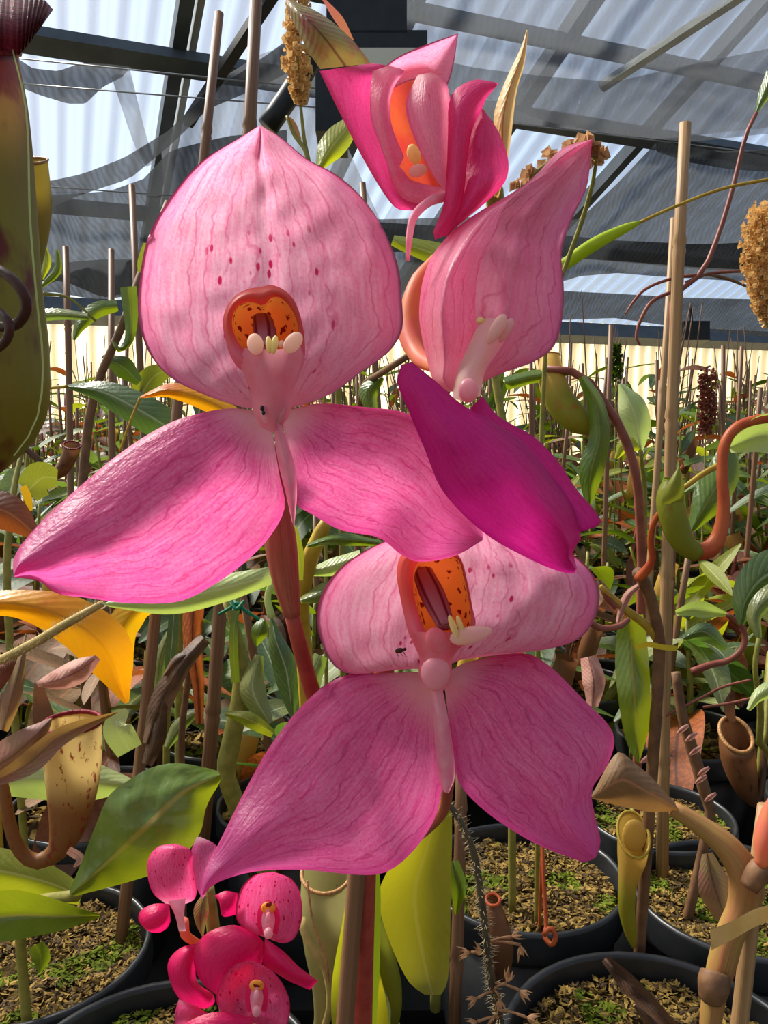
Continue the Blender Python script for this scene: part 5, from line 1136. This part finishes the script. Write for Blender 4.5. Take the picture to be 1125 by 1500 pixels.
# ------------------------------------------------------------------ the crowded rows behind: shared leaf meshes, one object per leaf
def leaf_proto(name, w, droop, mat, cup_=.15, n=7):
    vs, fs, uv = [], [], []
    for j in range(n + 1):
        t = j / n; ww = w * (math.sin(math.pi * min(1, t * .93 + .05)) ** .8); y = t - .12 * droop * t * t; z = -droop * t * t * .6
        for i in range(5):
            s = i / 4; e = 2 * s - 1; vs.append((e * ww, y, z + cup_ * ww * abs(e) ** 1.4 * 1.6)); uv.append((s, t))
    for j in range(n):
        for i in range(4): a = j * 5 + i; fs.append((a, a + 1, a + 6, a + 5))
    me = bpy.data.meshes.new(name); me.from_pydata(vs, [], fs); me.materials.append(mat)
    lay = me.uv_layers.new(name='uv'); vi = np.empty(len(me.loops), dtype=np.int32); me.loops.foreach_get('vertex_index', vi)
    lay.data.foreach_set('uv', np.array(uv, dtype=np.float32)[vi].ravel()); me.polygons.foreach_set('use_smooth', [True] * len(me.polygons)); me.update()
    return me
PROT = [[leaf_proto('leaf', w_, dr, m_) for w_, dr in ((.13, .3), (.18, .7), (.22, 1.1), (.10, .1))] for m_ in LG + [M['brownleaf'], M['rusty']]]
rnd = random.Random(77)
LAB = {'dense': 'leafy green pitcher plant', 'lime': 'yellow-green leafy plant', 'grey': 'grey-green leafy plant', 'bronze': 'bronze-leaved plant', 'dry': 'half-withered brown-leaved plant'}
PAL = {'dense': (0, 1, 0, 1, 5), 'lime': (2, 1, 2), 'grey': (3, 5, 3), 'bronze': (4, 4, 0), 'dry': (6, 7, 1)}
def row_plant(x, y, h, kind, parts=True, big=1.0, z=ZT - .02, staked=False, acc=None):
    base = Vector((x, y, z)); lean = Vector((rnd.uniform(-.08, .08), rnd.uniform(-.08, .08), 0)) * h * 2
    npit = sum(rnd.random() < .55 for _ in range(2)) if parts else 0
    lab = ('tall ' if h > .27 else 'short ') + LAB[kind] + (' with hanging pitchers' if npit else '') + (' beside a thin cane' if staked else '') + ' in the rows'
    t = thing('row_plant', base, lab, 'plant', lab.split(' in the')[0]) if parts else None
    top = base + lean + Vector((0, 0, h)); mid = base + lean * .3 + Vector((0, 0, h * .5))
    sp = np.array([tuple(base) + (.004,), tuple(mid) + (.0035,), tuple(top) + (.0022,)]); b = catmull3(sp, 9)
    v, f, u = tube_geo(b[:, :3], b[:, 3], 6)
    n = rnd.randint(10, 14) if parts else rnd.randint(14, 20)
    specs = []
    for i in range(n):
        k = .2 + .8 * (i + rnd.random() * .6) / n; p = Vector(b[min(int(k * 8), 8), :3])
        L = rnd.uniform(.08, .16) * big * (1.15 - .4 * k)
        Mx = Matrix.Translation(p) @ Matrix.Rotation(i * 2.4 + rnd.uniform(-.5, .5), 4, 'Z') @ Matrix.Rotation(rnd.uniform(-.3, .9), 4, 'X') @ Matrix.Rotation(rnd.uniform(-.5, .5), 4, 'Y') @ Matrix.Scale(L, 4)
        c_ = rnd.choice(PAL[kind])
        if k < .55 and rnd.random() < .35: c_ = rnd.choice((6, 7, 4))
        specs.append((Mx, c_, rnd.randrange(4)))
    if parts:
        link_mesh('stem', v, f, M['stemgreen'] if kind != 'bronze' else M['vinered'], t, u)
        for Mx, c_, q in specs:
            o = bpy.data.objects.new('leaf', PROT[c_][q]); COL.objects.link(o); o.parent = t; o.matrix_local = Matrix.Translation(-base) @ Mx
        for i in range(npit):           # a hanging pitcher on its tendril
            Mx = specs[rnd.randrange(n)][0]; a = Mx @ Vector((0, .85, -.3)); r = rnd.uniform(.008, .014); L = rnd.uniform(.05, .09)
            a2 = a + Vector((rnd.uniform(-.02, .02), rnd.uniform(-.02, .02), -L * 1.1)); lo = a2 + Vector((.012, 0, -.02)); tp_ = a2 + Vector((.03, -.005, L * .8))
            bb = catmull3(np.array([tuple(tp_) + (r,), tuple(tp_.lerp(lo, .5)) + (r * 1.1,), tuple(lo) + (r * .6,), tuple(a2) + (.002,), tuple(a) + (.0015,)]), 14)
            vv, ff, uu = tube_geo(bb[:, :3], np.maximum(bb[:, 3], .001), 8, (False, True)); link_mesh('pitcher', vv, ff, rnd.choice((M['pitlime'], M['pitbrown'], M['pitgold'])), t, uu)
    else:
        vs = list(v); fs = list(f); uv = list(u)
        for _ in range(4):
            q0 = base + Vector((rnd.uniform(-.03, .03), 0, .1)); q2 = base + Vector((rnd.uniform(-.12, .12), rnd.uniform(-.05, .05), h * rnd.uniform(.8, 1.25))); q1 = q0.lerp(q2, .6) + Vector((rnd.uniform(-.03, .03), 0, .03))
            bb = catmull3(np.array([tuple(q0) + (.003,), tuple(q1) + (.0026,), tuple(q2) + (.0015,)]), 7); vv, ff, uu = tube_geo(bb[:, :3], bb[:, 3], 4)
            k = len(vs); vs += vv; uv += uu; fs += [tuple(k + j for j in p) for p in ff]
        mi = [0] * len(fs); cols = sorted(set(c_ for _, c_, _ in specs)) if acc is None else list(range(8))
        for Mx, c_, q in specs:
            me = PROT[c_][q]; k = len(vs)
            vs += [Mx @ p.co for p in me.vertices]; uv += [(i % 5 / 4, (i // 5) / 7) for i in range(len(me.vertices))]
            for p in me.polygons: fs.append(tuple(k + j for j in p.vertices)); mi.append(1 + cols.index(c_))
        if acc is not None:
            k = len(acc[0]); acc[0].extend(vs); acc[1].extend(tuple(k + j for j in p) for p in fs); acc[2].extend(uv); acc[3].extend(mi); return
        o = link_mesh('row_plant', vs, fs, [M['vinebrown']] + [(LG + [M['brownleaf'], M['rusty']])[c_] for c_ in cols], None, uv, midx=mi, origin=base)
        lab = ('tall ' if h > .66 else 'low ') + LAB[kind] + (' beside a thin cane' if staked else '') + ' in the far rows by the wall'
        tag(o, lab, 'plant', lab.split(' in the')[0] + ' far')
KINDS = ['dense', 'dense', 'dense', 'lime', 'grey', 'bronze', 'dry']
def thin_cane(a, b, r, lab, grp, nodes, sd_):
    o = stake_mesh('bamboo_cane', a, b, r, r * .9, M['bamboodark'], None, nodes, 7, sd_); tag(o, lab, 'cane', grp)
for (cx, cy, r, pk) in ROWPOTS:
    d = cy
    hmax = .40 + .02 * d if d > 1.3 else .17 + .14 * (d - .7)
    st_ = rnd.random() < .75; n_ = 2 if d > 1.05 else 1
    row_plant(cx + rnd.uniform(-.02, .02), cy + rnd.uniform(-.02, .02), rnd.uniform(.55, 1.0) * hmax, pk, True, 1.0, staked=st_)
    if n_ == 2 and rnd.random() < .5: row_plant(cx + rnd.choice((-.045, .045)), cy + rnd.uniform(-.04, .04), rnd.uniform(.4, .9) * hmax, pk, True, 1.0, staked=st_)
    if st_:
        hh = rnd.uniform(.30, .54) if d > 1.2 else rnd.uniform(.2, .32)
        a = Vector((cx + rnd.uniform(-.03, .03), cy + rnd.uniform(-.03, .03), ZT - .03)); b = a + Vector((rnd.uniform(-.04, .04), rnd.uniform(-.03, .03), hh))
        thin_cane(a, b, .0042, ('long ' if hh > .4 else 'short ') + 'thin bamboo cane staking a ' + LAB[pk], ('long' if hh > .4 else 'short') + ' canes in the rows staking a ' + LAB[pk], 2, int(cx * 1000))
ACC = ([], [], [], [])
for iy in range(10):
    y = 2.83 + iy * .23
    for ix in range(14):
        x = (ix - 6.5) * .078 * y + rnd.uniform(-.06, .06); st_ = rnd.random() < .5; kd = rnd.choice(KINDS)
        row_plant(x, y, rnd.uniform(.52, .80), kd, False, 1.2, BZ, st_, ACC if iy >= 5 else None)
        if st_:
            a = Vector((x + .03, y, BZ)); b = a + Vector((rnd.uniform(-.03, .03), 0, rnd.uniform(.55, .80)))
            thin_cane(a, b, .005, 'thin bamboo cane beside a ' + LAB[kd] + ' in the far rows', 'canes in the far rows beside a ' + LAB[kd], 0, ix)
far = link_mesh('far_foliage', ACC[0], ACC[1], [M['vinebrown']] + LG + [M['brownleaf'], M['rusty']], None, ACC[2], midx=ACC[3])
tag(far, 'dense tangle of leafy stems in the last rows against the bright wall', 'foliage', None, 'stuff')
